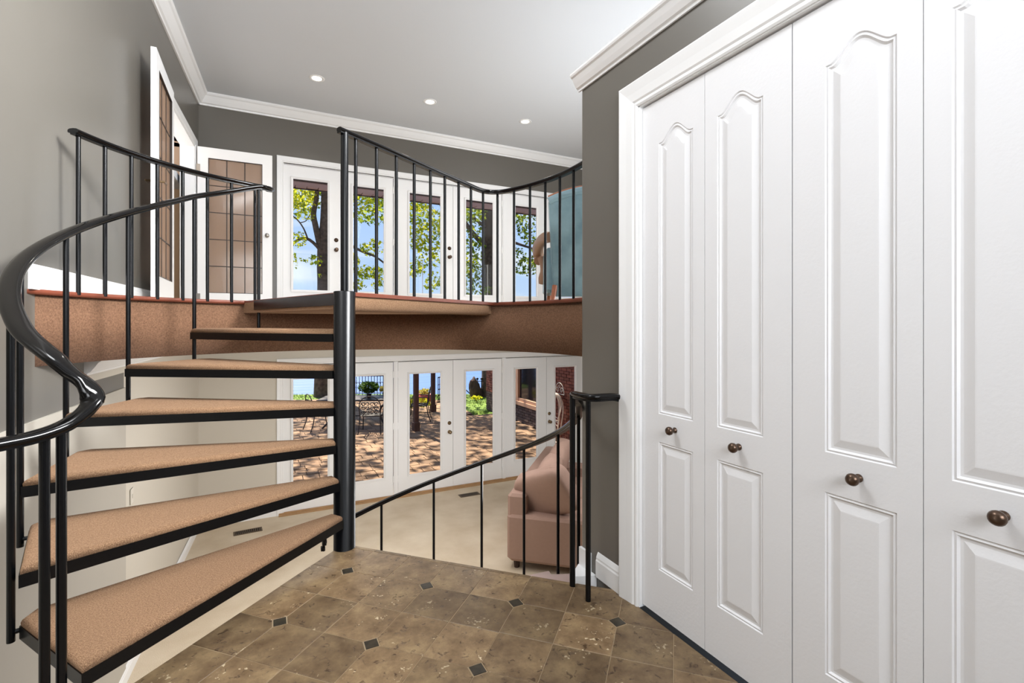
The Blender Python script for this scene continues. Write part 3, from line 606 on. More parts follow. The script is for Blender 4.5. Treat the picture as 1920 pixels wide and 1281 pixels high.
zend = zr(111)
hp += [pol(108.3, RB+.002, zend+.012), pol(106, RB+.045, zend+.02), pol(105.2, RB+.10, zend+.028), pol(106, RB+.16, ZLR-.008), pol(108.0, RL-.02, ZLR-.002)]
hp += [pol(a, RL-.015, ZLR) for a in (112, 118, 124, 130, 136, 142, 148, 153.6)]
rail('handrail', smoothpath(hp, 5), st, label='glossy black moulded handrail curling up the spiral')
def bal(x, y, z0, z1, parent, rad=BR):
    return MB().tube([(x, y, z0), (x, y, z1)], rad, 10).build('baluster', 'steel', parent)
for k in range(2, 8):
    a = A1-STEP*(k-1)-(2.0 if k in (2,) else 0); p = pol(a, RB, 0)
    b = bal(p.x, p.y, .19*(k-1)-.075, zr(a)-.012, st)
    MB().tube([pol(a, RT-.02, .19*(k-1)-.045), pol(a, RB, .19*(k-1)-.045)], .008, 6).build('stub', 'steel', b)
bal(-.518, 1.800, -.25, .868, st, .0122); bal(-.546, 1.774, -.25, .858, st, .0122)
for q in (.68, .82, .96): bal(-q, 2.32-q, -.25, .852, st)
# descending flight rail and balusters
zd = lambda k: .868-.18*k
lp = [(1.33, 1.655, .857), (1.30, 1.664, .862), (1.23, 1.675, .862), (1.209, 1.71, .860), (1.212, 1.78, .858), (1.235, 1.845, .850), (1.30, 1.905, .80)]+[pol(-45+STEP*k, RB, zd(k)) for k in [.9, 1.3, 1.7, 2.1, 2.6, 3, 3.5, 4, 4.5, 5, 5.5, 6, 6.5, 6.8]]
pe = pol(-45+STEP*6.92, RB, zd(6.95)); lp += [pe+Vector((-.02, 0, -.03)), pe+Vector((-.03, 0, -.09)), pe+Vector((-.03, 0, -.14))]
NARROW = [(x*.72, y*.9) for x, y in CAPP]
rail('lower_handrail', smoothpath(lp, 5), st, NARROW, label='slim black handrail descending to the lower room')
bal(1.209, 1.703, 0, .85, st, .0115); bal(1.216, 1.832, -.05, .85, st, .013)
for k in range(1, 7):
    p = pol(-45+STEP*k-.6, RB, 0); bal(p.x, p.y, -.18*k-.24, zd(k)-.01, st, .0095)
# landing railings
lr = empty('landing_railing', (0, 0, 0), 'black steel guard railing on the landing edge left of the spiral', 'railing')
for i in range(8):
    a = 152.3-6.31*i; p = pol(a, RL-.015, 0); bal(p.x, p.y, ZU-.01, ZLR-.012, lr, .0105)
MB().lathe([(0, -.0), (.012, 0), (.012, .01), (0, .01)], T(*pol(152.3, RL-.015, ZLR-.022))).build('end_cap', 'steel', lr)
rr_ = empty('platform_railing', (0, 0, 0), 'black steel guard railing from the pole top curving right along the landing', 'railing')
pa = [Vector((P.x, P.y, ZU+.842))-Vector((dR.x*.035, dR.y*.035, 0))]+[Vector((P.x+dR.x*r_, P.y+dR.y*r_, ZLR-.003)) for r_ in (.1, .4, .8, 1.1, 1.27)]+[pol(aR-1.2, 1.365, ZLR), pol(aR-4.5, RL-.02, ZLR)]+[pol(a, RL-.015, ZLR) for a in range(24, -31, -5)]
rail('handrail', smoothpath(pa, 5), rr_, [(x*.62, y*.95) for x, y in CAPP], label='black handrail cap')
def ray_radial(px):   # radius on the platform's right edge seen at a pixel column
    t = (px-960)/919; ux, uy = t*cc+ss, cc-t*ss; return (P.y*ux-P.x*uy)/(dR.x*uy-dR.y*ux)
for i in range(9):
    px = (667, 706, 743, 776.6, 807, 834, 860, 883, 905.6)[i]; r_ = ray_radial(px)
    bal(P.x+dR.x*r_, P.y+dR.y*r_, ZU, ZLR-.012, rr_, .0095)
for i in range(10):
    a = 30.8-6.3*i; p = pol(a, RL-.015, 0); bal(p.x, p.y, ZU, ZLR-.012, rr_, .0095)

# ------------------------------------------------------------------ floor vents, switch plate
def vent(p, rz, lab):
    t = empty('floor_vent', (p.x, p.y, ZL), lab, 'vent', 'bronze floor vents', rz)
    MB().box(-.15, .15, -.055, .055, .0005, .003).build('vent_well', 'dark', t)
    m = MB(); m.box(-.16, .16, -.065, -.05, 0, .006); m.box(-.16, .16, .05, .065, 0, .006); m.box(-.16, -.14, -.05, .05, 0, .006); m.box(.14, .16, -.05, .05, 0, .006); m.build('vent_frame', 'vent', t)
    for i in range(13):
        x = -.13+i*.0215
        MB().box(x-.004, x+.004, -.05, .05, .002, .0055).build('louvre', 'vent', t)
def atz(px, py, z): return at(px, py, 919*(CAMZ-z)/(py-608))
vent(atz(465, 997, ZL), R(4), 'bronze floor vent in the lower carpet at the left, seen below the stair treads')
vent(atz(880, 928, ZL), R(0), 'bronze floor vent in the lower carpet before the patio doors')
sw_ = empty('light_switch', (LX(4.62)+.001, 4.62, -.14), 'cream light switch plate on the lower beige wall', 'switch', rz=0)
MB().bbox(0, .007, -.037, .037, -.058, .058, .003).build('plate', 'plate', sw_); MB().box(.007, .012, -.008, .008, -.014, .014).build('toggle', 'plate', sw_)

# ------------------------------------------------------------------ sofa in the lower room
so = at(950, 1064, 5.22); sofa = empty('sofa', (so.x, so.y, ZL), 'dusty pink fabric sofa with low square arms in the lower room', 'sofa', rz=-YAW+math.atan(-.257/.966)*1.0)
# local x right, y away
m = MB(); m.bbox(0, .98, 0, .22, .09, .585, .03, smooth=False); m.build('arm', 'sofa', sofa)
m = MB(); m.bbox(0, .98, 1.95, 2.17, .09, .585, .03); m.build('arm', 'sofa', sofa)
m = MB(); m.bbox(0, .20, .02, 2.15, .10, .80, .03); m.build('back_frame', 'sofa', sofa)
m = MB(); m.bbox(.05, .93, .2, 1.97, .09, .30, .02); m.build('base', 'sofa', sofa)
for y in (.225, 1.09):
    m = MB(); m.pillow((.56, y+.43, .385), (.86, .87, .20), n=12, e=.22, seed=y); m.build('seat_cushion', 'sofa', sofa)
for i, y in enumerate((.30, 1.14)):
    mt = T(.30, y+.36, .76) @ RY(R(14)); m = MB(); m.pillow((0, 0, 0), (.24, .86, .58), mt, 12, .4, seed=i+3); m.build('back_cushion', 'sofa', sofa)
mt = T(.40, .19, .80) @ RZ(R(78)) @ RY(R(-18)) @ RX(R(-24)); m = MB(); m.pillow((0, 0, 0), (.24, .64, .52), mt, 14, .3, seed=9, q=.42); q = m.build('throw_cushion', 'sofa', sofa)
ring = []
for j in range(41):
    lo = 2*pi*j/40; sg = lambda v, p: math.copysign(abs(v)**p, v); ring.append(mt @ Vector((0, sg(cos(lo), .38)*.312, sg(sin(lo), .38)*.252)))
MB().tube(ring, .005, 6).build('piping', 'sofa', q)
for x in (.05, .86):
    for y in (.03, 2.05): MB().lathe([(.028, 0), (.038, .09)], T(x+.04, y+.05, 0), 8, False).build('leg', 'darkbrown', sofa)

# ------------------------------------------------------------------ armchair upstairs (seen from behind)
ac = empty('armchair', (2.72, 3.80, ZU), 'blue-green leather armchair seen from behind at the landing edge', 'armchair', rz=R(-27))
m = MB(); nx, nz_ = 14, 16; vs = []; W2 = .40
def backpt(u, v, yo):
    x = (u-.5)*2; top = .96+.10*(1-abs(x)**1.8); z = .10+(top-.10)*v; hw = W2*(.84+.16*v); return Vector((x*hw, yo-.20*v**1.6+.02*abs(x)**2.5*(1 if yo < .05 else 0), z))
for yo, flip in ((0, 1), (.13, 0)):
    b0 = []
    for j in range(nz_+1):
        for i in range(nx+1):
            p = backpt(i/nx, j/nz_, yo)
            if flip: p.y += .006*sin(i*2.9+j*.3)*sin(pi*j/nz_)
            b0.append(p)
    f = [(j*(nx+1)+i, j*(nx+1)+i+1, (j+1)*(nx+1)+i+1, (j+1)*(nx+1)+i) for j in range(nz_) for i in range(nx)]
    m.add(b0, f if flip else [t[::-1] for t in f], True)
for i0, i1 in [((i, 0), (i+1, 0)) for i in range(nx)]+[((i+1, nz_), (i, nz_)) for i in range(nx)]+[((0, j+1), (0, j)) for j in range(nz_)]+[((nx, j), (nx, j+1)) for j in range(nz_)]:
    m.add([backpt(i0[0]/nx, i0[1]/nz_, 0), backpt(i1[0]/nx, i1[1]/nz_, 0), backpt(i1[0]/nx, i1[1]/nz_, .13), backpt(i0[0]/nx, i0[1]/nz_, .13)], [(3, 2, 1, 0)])
m.build('backrest', 'leather', ac)
m = MB(); m.tube([backpt(i/nx, 1, .02)+Vector((0, .0, -.005)) for i in range(nx+1)], .034, 10); m.build('gathered_roll', 'leather', ac)
m = MB(); m.tube([backpt(i/nx, 1, .06)+Vector((0, .01, .035)) for i in range(nx+1)], .018, 8); m.build('crest_rail', 'cherry', ac, label='orange-brown wooden crest rail')
m = MB(); m.pillow((0, .42, .40), (.66, .66, .20), n=10, e=.25); m.build('seat', 'leather', ac)
for sx in (-1, 1):
    m = MB(); m.bbox(sx*.36-.05, sx*.36+.05, .12, .70, .14, .58, .03); m.build('side_panel', 'leather', ac)
    m = MB(); m.tube(smoothpath([(sx*.37, .02, .66), (sx*.42, .2, .68), (sx*.46, .5, .66), (sx*.46, .68, .63), (sx*.45, .74, .57), (sx*.45, .69, .52)], 4), [.05]*2+[.055]*6+[.06]*8+[.055]*5, 10); m.build('arm', 'tanleather', ac, label='rounded tan wooden arm')
    m = MB(); m.tube(smoothpath([(sx*.42, .66, .55), (sx*.40, .64, .40), (sx*.41, .67, .27)], 4), [.05, .045, .035, .035, .04, .05, .055, .05, .045], 10); m.build('arm_support', 'tanleather', ac)
    for yy in (.02, .66): MB().tube([(sx*.33, yy, .20), (sx*.36, yy+(.05 if yy > .3 else -.04), 0)], [.026, .018], 8).build('leg', 'cherry', ac)

# ================================================================== outdoors
ZP = ZL-.06                                     # patio level
# upper balcony: deck slab, glass panels; roof overhang with soffit boards
m = MB(); m.box(-.95, 6.1, YF+.22, 9.15, ZU-.32, ZU-.06); struct('floor_balcony', m, 'timber', 'balcony deck outside the upper glass doors')
X = -1.2; i = 0
edges = [fx(560-200, 9.1), fx(598, 9.1), fx(616, 9.1)]
gx = [(-.90, -.15), (-.10, fx(616.2, 9.1)-.0), (fx(617.4, 9.1), 2.6), (2.64, fx(912, 9.1)), (fx(914, 9.1), 5.5)]
gpl = ['leftmost balcony glass panel', 'second balcony glass panel from the left', 'middle balcony glass panel', 'fourth balcony glass panel from the left', 'rightmost balcony glass panel']
for (a, b), lb in zip(gx, gpl):
    t = empty('balcony_panel', (a, 9.1, ZU-.06), lb+', clear and frameless', 'railing', 'balcony glass panels')
    MB().box(0, b-a-.02, 0, .012, .04, 1.10).build('glass_pane', 'railglass', t); MB().box(0, .008, -.001, .013, .04, 1.10).build('polished_edge', 'plate', t)
    MB().box(0, b-a-.02, 0, .012, 1.098, 1.106).build('polished_edge', 'railglass', t); MB().box(0, b-a-.02, -.03, .04, 0, .05).build('shoe', 'nickel', t)
roof = bpy.data.objects.new('roof_overhang', None); C.objects.link(roof); roof['kind'] = 'structure'; roof['label'] = 'brown boarded roof overhang outside the upper doors'; roof['category'] = 'roof'
zs = CAMZ+2.30
MB().box(-1.2, 6.1, YF+.22, 8.57, zs, zs+.05).build('dark_soffit_panel', 'darkbrown', roof)
MB().box(-1.2, 6.1, 8.57, 8.80, zs-.012, zs+.05).build('trim_board', 'soffit', roof)
MB().box(-1.2, 6.1, 9.02, 9.05, zs-.012, zs+.22).build('gutter_board', 'darkbrown', roof); MB().box(-1.2, 6.1, YF+.22, 9.1, zs+.07, zs+.22).build('roof_deck', 'darkbrown', roof)
pmb = MB().bbox(.004, .176, 8.80, 9.02, zs, zs+.02, .004); pmb.box(.088, .092, 8.81, 9.01, zs-.002, zs+.001); pm = pmb.mesh('soffit_board', 'soffit')
for k in range(40):
    o = bpy.data.objects.new('soffit_board', pm); C.objects.link(o); o.parent = roof; o.location = (-1.2+k*.18, 0, .0 if k % 2 else .006)
# ground
def shore(a, b): return (a*cc+b*ss, -a*ss+b*cc)      # a along the shore, b out towards the lake
def bdist(x, y): return x*ss+y*cc
SH = 17.5
m = MB(); m.prism(clip([(-6, YF+.2), (5.5, YF+.2), (5.5, 40), (-6, 40)], [(ss, cc, SH)]), ZP-.2, ZP-.03); m.box(5.5, 6.6, YF+.2, 13.4, ZP-.2, ZP-.03); patio = struct('floor_patio', m, 'sand', 'stone paved patio outside the lower doors')
allp = []
y = YF+.24
while y < 19.4:
    dy = random.choice((.21, .26, .30)); x = -2.5+random.random()*.3
    while x < (6.0 if y < 13.3 else 5.2):
        dx = random.choice((.20, .27, .33, .38)); (allp.append((x, y, dx, dy)) if bdist(x+dx, y+dy) < SH else None); x += dx
    y += dy
def seen(p):
    x, y = p[0]+p[2]/2, p[1]+p[3]/2; d = x*ss+y*cc; px = 960+919*(x*cc-y*ss)/d; return 535 < px < 1085
vis = sorted([p for p in allp if seen(p)], key=lambda p: p[0]**2+p[1]**2); own = set(vis[:300])
um = MB().bbox(0, 1, 0, 1, 0, 1, .03).mesh('paver', M['paver'])
stuff = MB(); g = .013
for p in allp:
    x, y, dx, dy = p; h = random.uniform(-.005, .005)
    if p in own:
        o = bpy.data.objects.new('paver', um); C.objects.link(o); o.parent = patio; o.location = (x+g/2, y+g/2, ZP-.05+h); o.scale = (dx-g, dy-g, .05); o.rotation_euler = (0, 0, random.uniform(-.012, .012))
    else: stuff.box(x+g/2, x+dx-g/2, y+g/2, y+dy-g/2, ZP-.05, ZP+h)
stuff.build('paver_field', 'paver', patio, 'stuff')
# lawn with uneven edge, gently rising
m = MB(); n = 40; vs = []; nx_, ny_ = 40, 30
for j in range(ny_+1):
    for i in range(nx_+1):
        a = -16+34*i/nx_; b = 13.0+6.0*j/ny_; x, yy = shore(a, b)
        vs.append((x, yy, ZP-.045+.04*mnoise.noise(Vector((x*.4, yy*.4, 0)))-(.5 if (x < 5.4 and b < SH-.1) or (x < 6.5 and yy < 13.2) else 0)))
fs = [(j*(nx_+1)+i, j*(nx_+1)+i+1, (j+1)*(nx_+1)+i+1, (j+1)*(nx_+1)+i) for j in range(ny_) for i in range(nx_)]
m.add(vs, fs, True); m.prism([shore(-16, 18.8), shore(18, 18.8), shore(18, 19.1), shore(-16, 19.1)], ZP-9, ZP-.12); lawn = struct('lawn', m, 'grass', 'strip of green lawn at the lake edge')
import array
bl = MB(); rg = random.Random(3)
for _ in range(16000):
    x, yy = shore(rg.uniform(-9, 5), rg.uniform(13.2, 18.9))
    if (x < 5.5 and bdist(x, yy) < SH) or yy < 13.45: continue
    z = ZP-.05; a = rg.uniform(0, pi); h = rg.uniform(.03, .07)
    bl.add([(x-.012*cos(a), yy-.012*sin(a), z), (x+.012*cos(a), yy+.012*sin(a), z), (x+rg.uniform(-.03, .03), yy+rg.uniform(-.03, .03), z+h)], [(0, 1, 2)])
bl.build('grass_blades', 'grass', lawn, 'stuff')
m = MB(); m.prism([shore(-1500, 19), shore(1500, 19), shore(1500, 2600), shore(-1500, 2600)], -9.5, -7.6); lake = struct('lake', m, 'water', 'calm blue lake beyond the lawn')

# leaves -------------------------------------------------------------------
def leaves(mb, c, rad, n, rng, size=(.09, .17)):
    for _ in range(n):
        while True:
            q = Vector((rng.uniform(-1, 1), rng.uniform(-1, 1), rng.uniform(-1, 1)))
            if q.length < 1 and rng.random() > .35*(1-q.length): break
        p = Vector((c[0]+q.x*rad[0], c[1]+q.y*rad[1], c[2]+q.z*rad[2])); s_ = rng.uniform(*size)
        a = Vector((rng.gauss(0, 1), rng.gauss(0, 1), rng.gauss(0, .7))).normalized(); b = a.cross(Vector((rng.gauss(0, 1), rng.gauss(0, 1), rng.gauss(0, 1)))).normalized(); nn = a.cross(b)
        o = [(0, -.5), (.18, -.12), (.5, -.05), (.24, .14), (0, .6), (-.24, .14), (-.5, -.05), (-.18, -.12)]
        mb.add([p+a*(y*s_)+b*(x*s_)+nn*(abs(x)*s_*.25) for x, y in o], [(0, 1, 7), (1, 2, 3), (1, 3, 5, 7), (3, 4, 5), (5, 6, 7)])
def clusters(tree, mkey, spec, seed, size=(.09, .17)):
    rng = random.Random(seed); m = MB()
    for (px, py, d, rx, rz, n) in spec:
        c = at(px, py, d); k = d/919
        leaves(m, c, (rx*k, rx*k*1.1+.25, rz*k), n, rng, size)
    return m.build('foliage', mkey, tree, 'stuff')
def branch(mb, pts, r0, r1, n=8):
    tree = mb if not isinstance(mb, MB) else None
    q = smoothpath(pts, 4); k = len(q); b = mb if tree is None else MB(); b.tube(q, [r0+(r1-r0)*i/(k-1) for i in range(k)], n)
    if tree is not None: b.build('branch', 'bark', tree)
D1 = 18.3; k1 = at(605, 742, D1)
t1 = empty('maple_tree', (k1.x, k1.y, ZP), 'tall forked tree with yellow-green leaves by the lake, behind the leftmost glass door', 'tree')
t1.location = (0, 0, 0)
m = MB(); branch(m, [at(605, 752, D1), at(605, 725, D1), at(607, 640, D1), at(609, 540, D1), at(607, 500, D1), at(607, 462, D1), at(611, 410, D1), at(612, 340, D1), at(614, 200, D1)], .33, .15, 12); m.build('trunk', 'bark', t1)
bh = t1; branch(bh, [at(606, 490, D1), at(601, 465, D1-.1), at(592, 425, D1-.2), at(588, 400, D1-.2), at(594, 365, D1-.2), at(592, 300, D1-.2)], .13, .07)
branch(bh, [at(606, 485, D1), at(598, 466, D1-.2), at(574, 447, D1-.3), at(548, 455, D1-.3), at(528, 462, D1-.3)], .075, .03)
branch(bh, [at(577, 448, D1-.3), at(570, 430, D1-.3), at(560, 415, D1-.3), at(546, 403, D1-.3), at(530, 396, D1-.3)], .03, .02)
branch(bh, [at(562, 418, D1-.3), at(574, 414, D1-.2), at(581, 402, D1-.2)], .02, .012)
branch(bh, [at(656, 459, D1-2), at(680, 472, D1-2), at(705, 482, D1-2), at(728, 500, D1-2)], .05, .025)
branch(bh, [at(662, 505, D1-2), at(675, 512, D1-2), at(690, 524, D1-2)], .02, .012)
branch(bh, [at(611, 380, D1), at(650, 350, D1-1), at(700, 330, D1-2)], .08, .04)
clusters(t1, 'leafy', [(555, 372, D1-.5, 26, 18, 190), (583, 378, D1, 16, 22, 120), (596, 352, D1, 20, 16, 110), (560, 395, D1-.3, 16, 20, 50), (580, 404, D1-.3, 9, 12, 22), (560, 450, D1-.4, 15, 15, 80), (552, 488, D1-1, 14, 16, 30), (588, 488, D1-1, 16, 12, 42), (600, 516, D1-.8, 5, 5, 8),
 (680, 372, D1-2, 22, 20, 130), (708, 372, D1-1, 20, 18, 100), (692, 396, D1-2, 20, 8, 40), (718, 412, D1-2, 4, 6, 6), (700, 464, D1-2, 26, 15, 100), (664, 492, D1-2, 9, 20, 50), (690, 510, D1-2, 30, 14, 150), (715, 520, D1-2, 14, 14, 60), (672, 535, D1-2, 14, 10, 40), (705, 535, D1-2, 10, 10, 26),
 (785, 395, D1-1, 30, 14, 180), (815, 420, D1-1.5, 20, 26, 190), (782, 440, D1-1.5, 18, 32, 190), (806, 462, D1-1.5, 26, 22, 170), (800, 490, D1-1, 30, 14, 110), (778, 508, D1-1, 18, 12, 90), (812, 528, D1-1, 18, 18, 90)], 11)
D2 = 18.6
t2 = empty('maple_tree', (0, 0, 0), 'thick-trunked tree with green leaves by the lake, seen through the fourth glass door', 'tree')
m = MB(); branch(m, [at(922, 748, D2), at(920, 738, D2), at(920, 690, D2), at(919, 560, D2), at(919, 450, D2), at(917, 380, D2), at(915, 250, D2)], .42, .17, 12)
for q in (-1, 1): branch(m, [at(920+q*2, 715, D2), at(920+q*9, 734, D2), at(920+q*20, 744, D2)], .2, .08)
m.build('trunk', 'bark', t2)
bh = t2; branch(bh, [at(917, 470, D2), at(900, 452, D2-.4), at(882, 432, D2-.6), at(868, 412, D2-.6), at(845, 400, D2-.6)], .12, .05); branch(bh, [at(917, 430, D2), at(900, 418, D2-.3), at(885, 405, D2-.3)], .09, .04)
branch(bh, [at(919, 440, D2), at(955, 452, D2-1), at(1010, 470, D2-1.2)], .08, .03)
clusters(t2, 'leafd', [(888, 402, D2-1, 24, 16, 130), (925, 395, D2, 10, 14, 50), (884, 440, D2-1, 20, 24, 100), (888, 475, D2-1, 22, 24, 170), (884, 515, D2-1, 20, 26, 190), (896, 545, D2-1, 26, 12, 90), (925, 430, D2+.5, 8, 20, 30),
 (985, 405, D2-1, 26, 12, 100), (980, 432, D2-1.4, 24, 18, 110), (996, 450, D2-1, 14, 10, 40), (972, 480, D2-1.5, 14, 16, 60), (994, 498, D2-1.4, 18, 20, 120), (1012, 480, D2-1, 12, 22, 60), (970, 505, D2-1, 10, 10, 26)], 12)
clusters(t2, 'leafy', [(880, 500, D2-1.3, 18, 16, 60), (930, 392, D2+.3, 8, 12, 26)], 13)
# overhead crown of the trees (above the roof line) that dapples the patio
rng = random.Random(21); m = MB(); top = []
for _ in range(105):
    x, yy, z = rng.uniform(-2, 11), rng.uniform(14, 23), rng.uniform(6, 9.5)
    leaves(m, (x, yy, z), (1.3, 1.3, .5), 80, rng, (.16, .30))
m.build('foliage', 'leafd', t2, 'stuff')

# patio posts
for i, (px, py, w_) in enumerate(((780, 808, .115), (812, 772, .115))):
    b = atz(px, py, ZP); t = empty('timber_post', (b.x, b.y, ZP), ['dark timber patio post nearer the house', 'dark timber patio post further out by the iron fence'][i], 'post', rz=R(10))
    MB().bbox(-w_/2, w_/2, -w_/2, w_/2, 0, 2.8, .012).build('shaft', 'timber', t); MB().bbox(-w_*.68, w_*.68, -w_*.68, w_*.68, 0, .22, .012).build('plinth', 'timber', t)
    if i: MB().lathe([(w_*.55, 1.5), (w_*.8, 1.56), (w_*.8, 1.62), (w_*.55, 1.68)], None, 12).build('collar', 'timber', t)
# iron fence
def scroll(mb, c, r, ex, turns=1.2, n=22, th=.007, s=1):
    pts = []
    for i in range(n):
        f = i/(n-1); a = f*turns*2*pi; q = r*(1-.75*f); pts.append(c+ex*(cos(a)*q*s)+Vector((0, 0, sin(a)*q)))
    mb.tube(pts, th, 5)
def fence(p0, p1, n, lab):
    t = empty('iron_fence', (0, 0, 0), lab, 'fence'); d = (p1-p0); ex = d.normalized(); H = .86
    m = MB(); m.tube([p0+Vector((0, 0, H)), p1+Vector((0, 0, H))], .022, 6); m.build('top_rail', 'iron', t); m = MB(); m.tube([p0+Vector((0, 0, .1)), p1+Vector((0, 0, .1))], .014, 6); m.build('bottom_rail', 'iron', t)
    for k in range(n+1):
        q = p0+d*k/n; MB().tube([q, q+Vector((0, 0, H))], .013, 5).build('bar', 'iron', t)
        if k < n:
            m = MB(); cq = q+d*(.5/n); rr = d.length/n*.42
            pts = [cq+ex*(cos(a)*rr)+Vector((0, 0, H-.28+sin(a)*rr*1.4)) for a in [pi*j/10 for j in range(11)]]; m.tube(pts, .009, 5)
            scroll(m, cq+Vector((0, 0, .45)), rr*.8, ex); scroll(m, cq+Vector((0, 0, .25)), rr*.8, ex, s=-1); m.build('scroll', 'iron', t)
fa = atz(640, 752, ZP); fb = atz(752, 750, ZP); fence(Vector((fa.x, fa.y, ZP)), Vector((fb.x, fb.y, ZP)), 20, 'ornate dark iron fence behind the patio table')
fc = atz(862, 785, ZP); fa2 = atz(815, 757, ZP); fe = at(850, 608, 17.4); fence(Vector((fa2.x+.15, fa2.y+.1, ZP)), Vector((fe.x, fe.y, ZP)), 12, 'short run of iron fence right of the outer timber post')
# table + chairs
tp = atz(690, 797, ZP)
def patio_table(loc, rz):
    t = empty('patio_table', loc, 'long dark wrought iron patio table carrying pot plants', 'table', rz=rz)
    MB().bbox(-.95, .95, -.45, .45, .70, .735, .012).build('tabletop', 'iron', t)
    for sx in (-1, 1):
        for sy in (-1, 1): MB().tube(smoothpath([(sx*.8, sy*.36, .70), (sx*.62, sy*.26, .45), (sx*.66, sy*.28, .2), (sx*.82, sy*.38, 0)], 4), .024, 6).build('leg', 'iron', t)
    MB().tube([(-.66, 0, .25), (.66, 0, .25)], .014, 6).build('stretcher', 'iron', t)
    return t
tc_ = at(672, 608, 12.95); tb = patio_table((tc_.x, tc_.y, ZP), -YAW+R(4))
def patio_chair(loc, rz, lab):
    t = empty('patio_chair', loc, lab, 'chair', 'wrought iron patio chairs', rz)
    m = MB(); m.tube([(x, y, .43) for x, y in ((-.23, -.22), (.23, -.22), (.25, .22), (-.25, .22), (-.23, -.22))], .013, 5)
    for k in range(9): m.tube([(-.22+k*.055, -.22, .432), (-.22+k*.055, .22, .432)], .007, 4)
    for k in range(6): m.tube([(-.23, -.18+k*.07, .432), (.23, -.18+k*.07, .432)], .007, 4)
    m.build('seat', 'iron', t)
    for x in (-.24, .24):
        MB().tube(smoothpath([(x, -.22, .43), (x*1.05, -.26, .2), (x*1.12, -.33, 0)], 3), .013, 6).build('leg', 'iron', t)
        MB().tube(smoothpath([(x, .22, .43), (x*1.05, .24, .2), (x*1.12, .30, 0)], 3), .013, 6).build('leg', 'iron', t)
        MB().tube(smoothpath([(x, -.24, .66), (x*1.12, -.02, .67), (x*1.1, .2, .64), (x, .2, .43)], 3), .012, 6).build('arm', 'iron', t)
    m = MB(); arch = smoothpath([(-.24, -.22, .43), (-.25, -.27, .70), (-.17, -.30, .86), (0, -.31, .92), (.17, -.30, .86), (.25, -.27, .70), (.24, -.22, .43)], 5); m.tube(arch, .013, 6); m.build('back_frame', 'iron', t)
    m = MB(); ex = Vector((1, 0, 0))
    for gx_ in (-.15, -.05, .05, .15):
        for gz in (.52, .62, .72): scroll(m, Vector((gx_, -.25-.09*(gz-.43), gz)), .055, ex, 1.0, 14, .011, 1 if gx_ > 0 else -1)
    m.tube([(-.2, -.24, .57), (.2, -.24, .57)], .006, 4); m.tube([(-.22, -.26, .67), (.22, -.26, .67)], .006, 4); m.tube([(-.2, -.28, .78), (.2, -.28, .78)], .006, 4); m.build('lattice', 'iron', t)
c1 = at(697, 608, 12.15); c2 = atz(604, 805, ZP); c3 = atz(786, 788, ZP); c4 = atz(765, 775, ZP)
patio_chair((c1.x, c1.y, ZP), -YAW+R(6), 'iron patio chair with its lattice back to the house, in front of the table')
patio_chair((c2.x-.05, c2.y, ZP), R(-75), 'iron patio chair at the left end of the table, seen under the stair treads')
patio_chair((c3.x, c3.y, ZP), R(70), 'iron patio chair beside the nearer timber post')
def potplant(p, r, h, lab, mk, n, pot='iron', ps=.14):
    t = empty('pot_plant', p, lab, 'plant'); MB().lathe([(0, 0), (ps*.7, 0), (ps, ps*1.3), (ps*.9, ps*1.3), (ps*.85, ps*1.1), (0, ps*1.1)], None, 14).build('pot', pot, t)
    m = MB(); leaves(m, (0, 0, h*.6+ps*1.2), (r, r, h*.5), n, random.Random(n), (.05, .1)); m.build('foliage', mk, t, 'stuff')
tt = Vector((at(690, 608, 13.0).x, at(690, 608, 13.0).y, ZP+.735))
potplant(tt+Vector((.02, -.02, 0)), .27, .30, 'leafy green pot plant in the middle of the patio table', 'fern', 520, ps=.07)
potplant(tt+Vector((.42, -.2, 0)), .16, .2, 'low cream flowering pot plant at the right of the table', 'flower', 200, ps=.09)
pr = atz(797, 757, ZP); potplant(Vector((pr.x, pr.y, ZP)), .22, .2, 'square red planter with yellow-green foliage beyond the chair', 'flower', 200, 'redpot', .24)
pg = atz(790, 765, ZP); potplant(Vector((pg.x-.35, pg.y-.7, ZP)), .45, .3, 'low yellow-green shrub at the foot of the red planter', 'leafy', 320, 'redpot', .08)
# boulder post and rail by the second tree
bo = at(889, 738, 18.2)
m = MB(); n = 14
def rock(mb, c, r, seed):
    vs = []; k = 8
    for i in range(k+1):
        la = -pi/2+pi*i/k
        for j in range(n):
            lo = 2*pi*j/n; q = Vector((cos(la)*cos(lo), cos(la)*sin(lo), sin(la))); q *= 1+.35*mnoise.noise(q*1.7+Vector((seed, 0, 0))); vs.append((c.x+q.x*r[0], c.y+q.y*r[1], c.z+q.z*r[2]))
    mb.add(vs, [(i*n+j, i*n+(j+1) % n, (i+1)*n+(j+1) % n, (i+1)*n+j) for i in range(k) for j in range(n)])
rock(m, Vector((bo.x, bo.y, ZP+.28)), (.20, .2, .40), 1); rock(m, Vector((bo.x+.15, bo.y+.1, ZP+.1)), (.26, .2, .22), 4)
tag(m.build('boulder', 'stone'), 'brown standing boulder on the lawn left of the thick tree trunk', 'boulder')
gt = empty('step_railing', (0, 0, 0), 'small iron handrail of the lake steps beside the boulder', 'railing')
for k, px in enumerate((895, 903, 911)):
    b = at(px, 736, 18.4); MB().tube([b, b+Vector((0, 0, .46))], .02, 6).build('post', 'iron', gt); MB().lathe([(0, 0), (.05, .03), (.05, .07), (0, .1)], T(b.x, b.y, b.z+.46), 8).build('finial', 'iron', gt)
b0, b1 = at(895, 736, 18.4), at(911, 736, 18.4); MB().tube([b0+Vector((0, 0, .42)), b1+Vector((0, 0, .42))], .015, 6).build('rail', 'iron', gt); MB().tube([at(868, 726, 18.4), at(884, 741, 18.4)], .02, 6).build('rail', 'iron', gt)
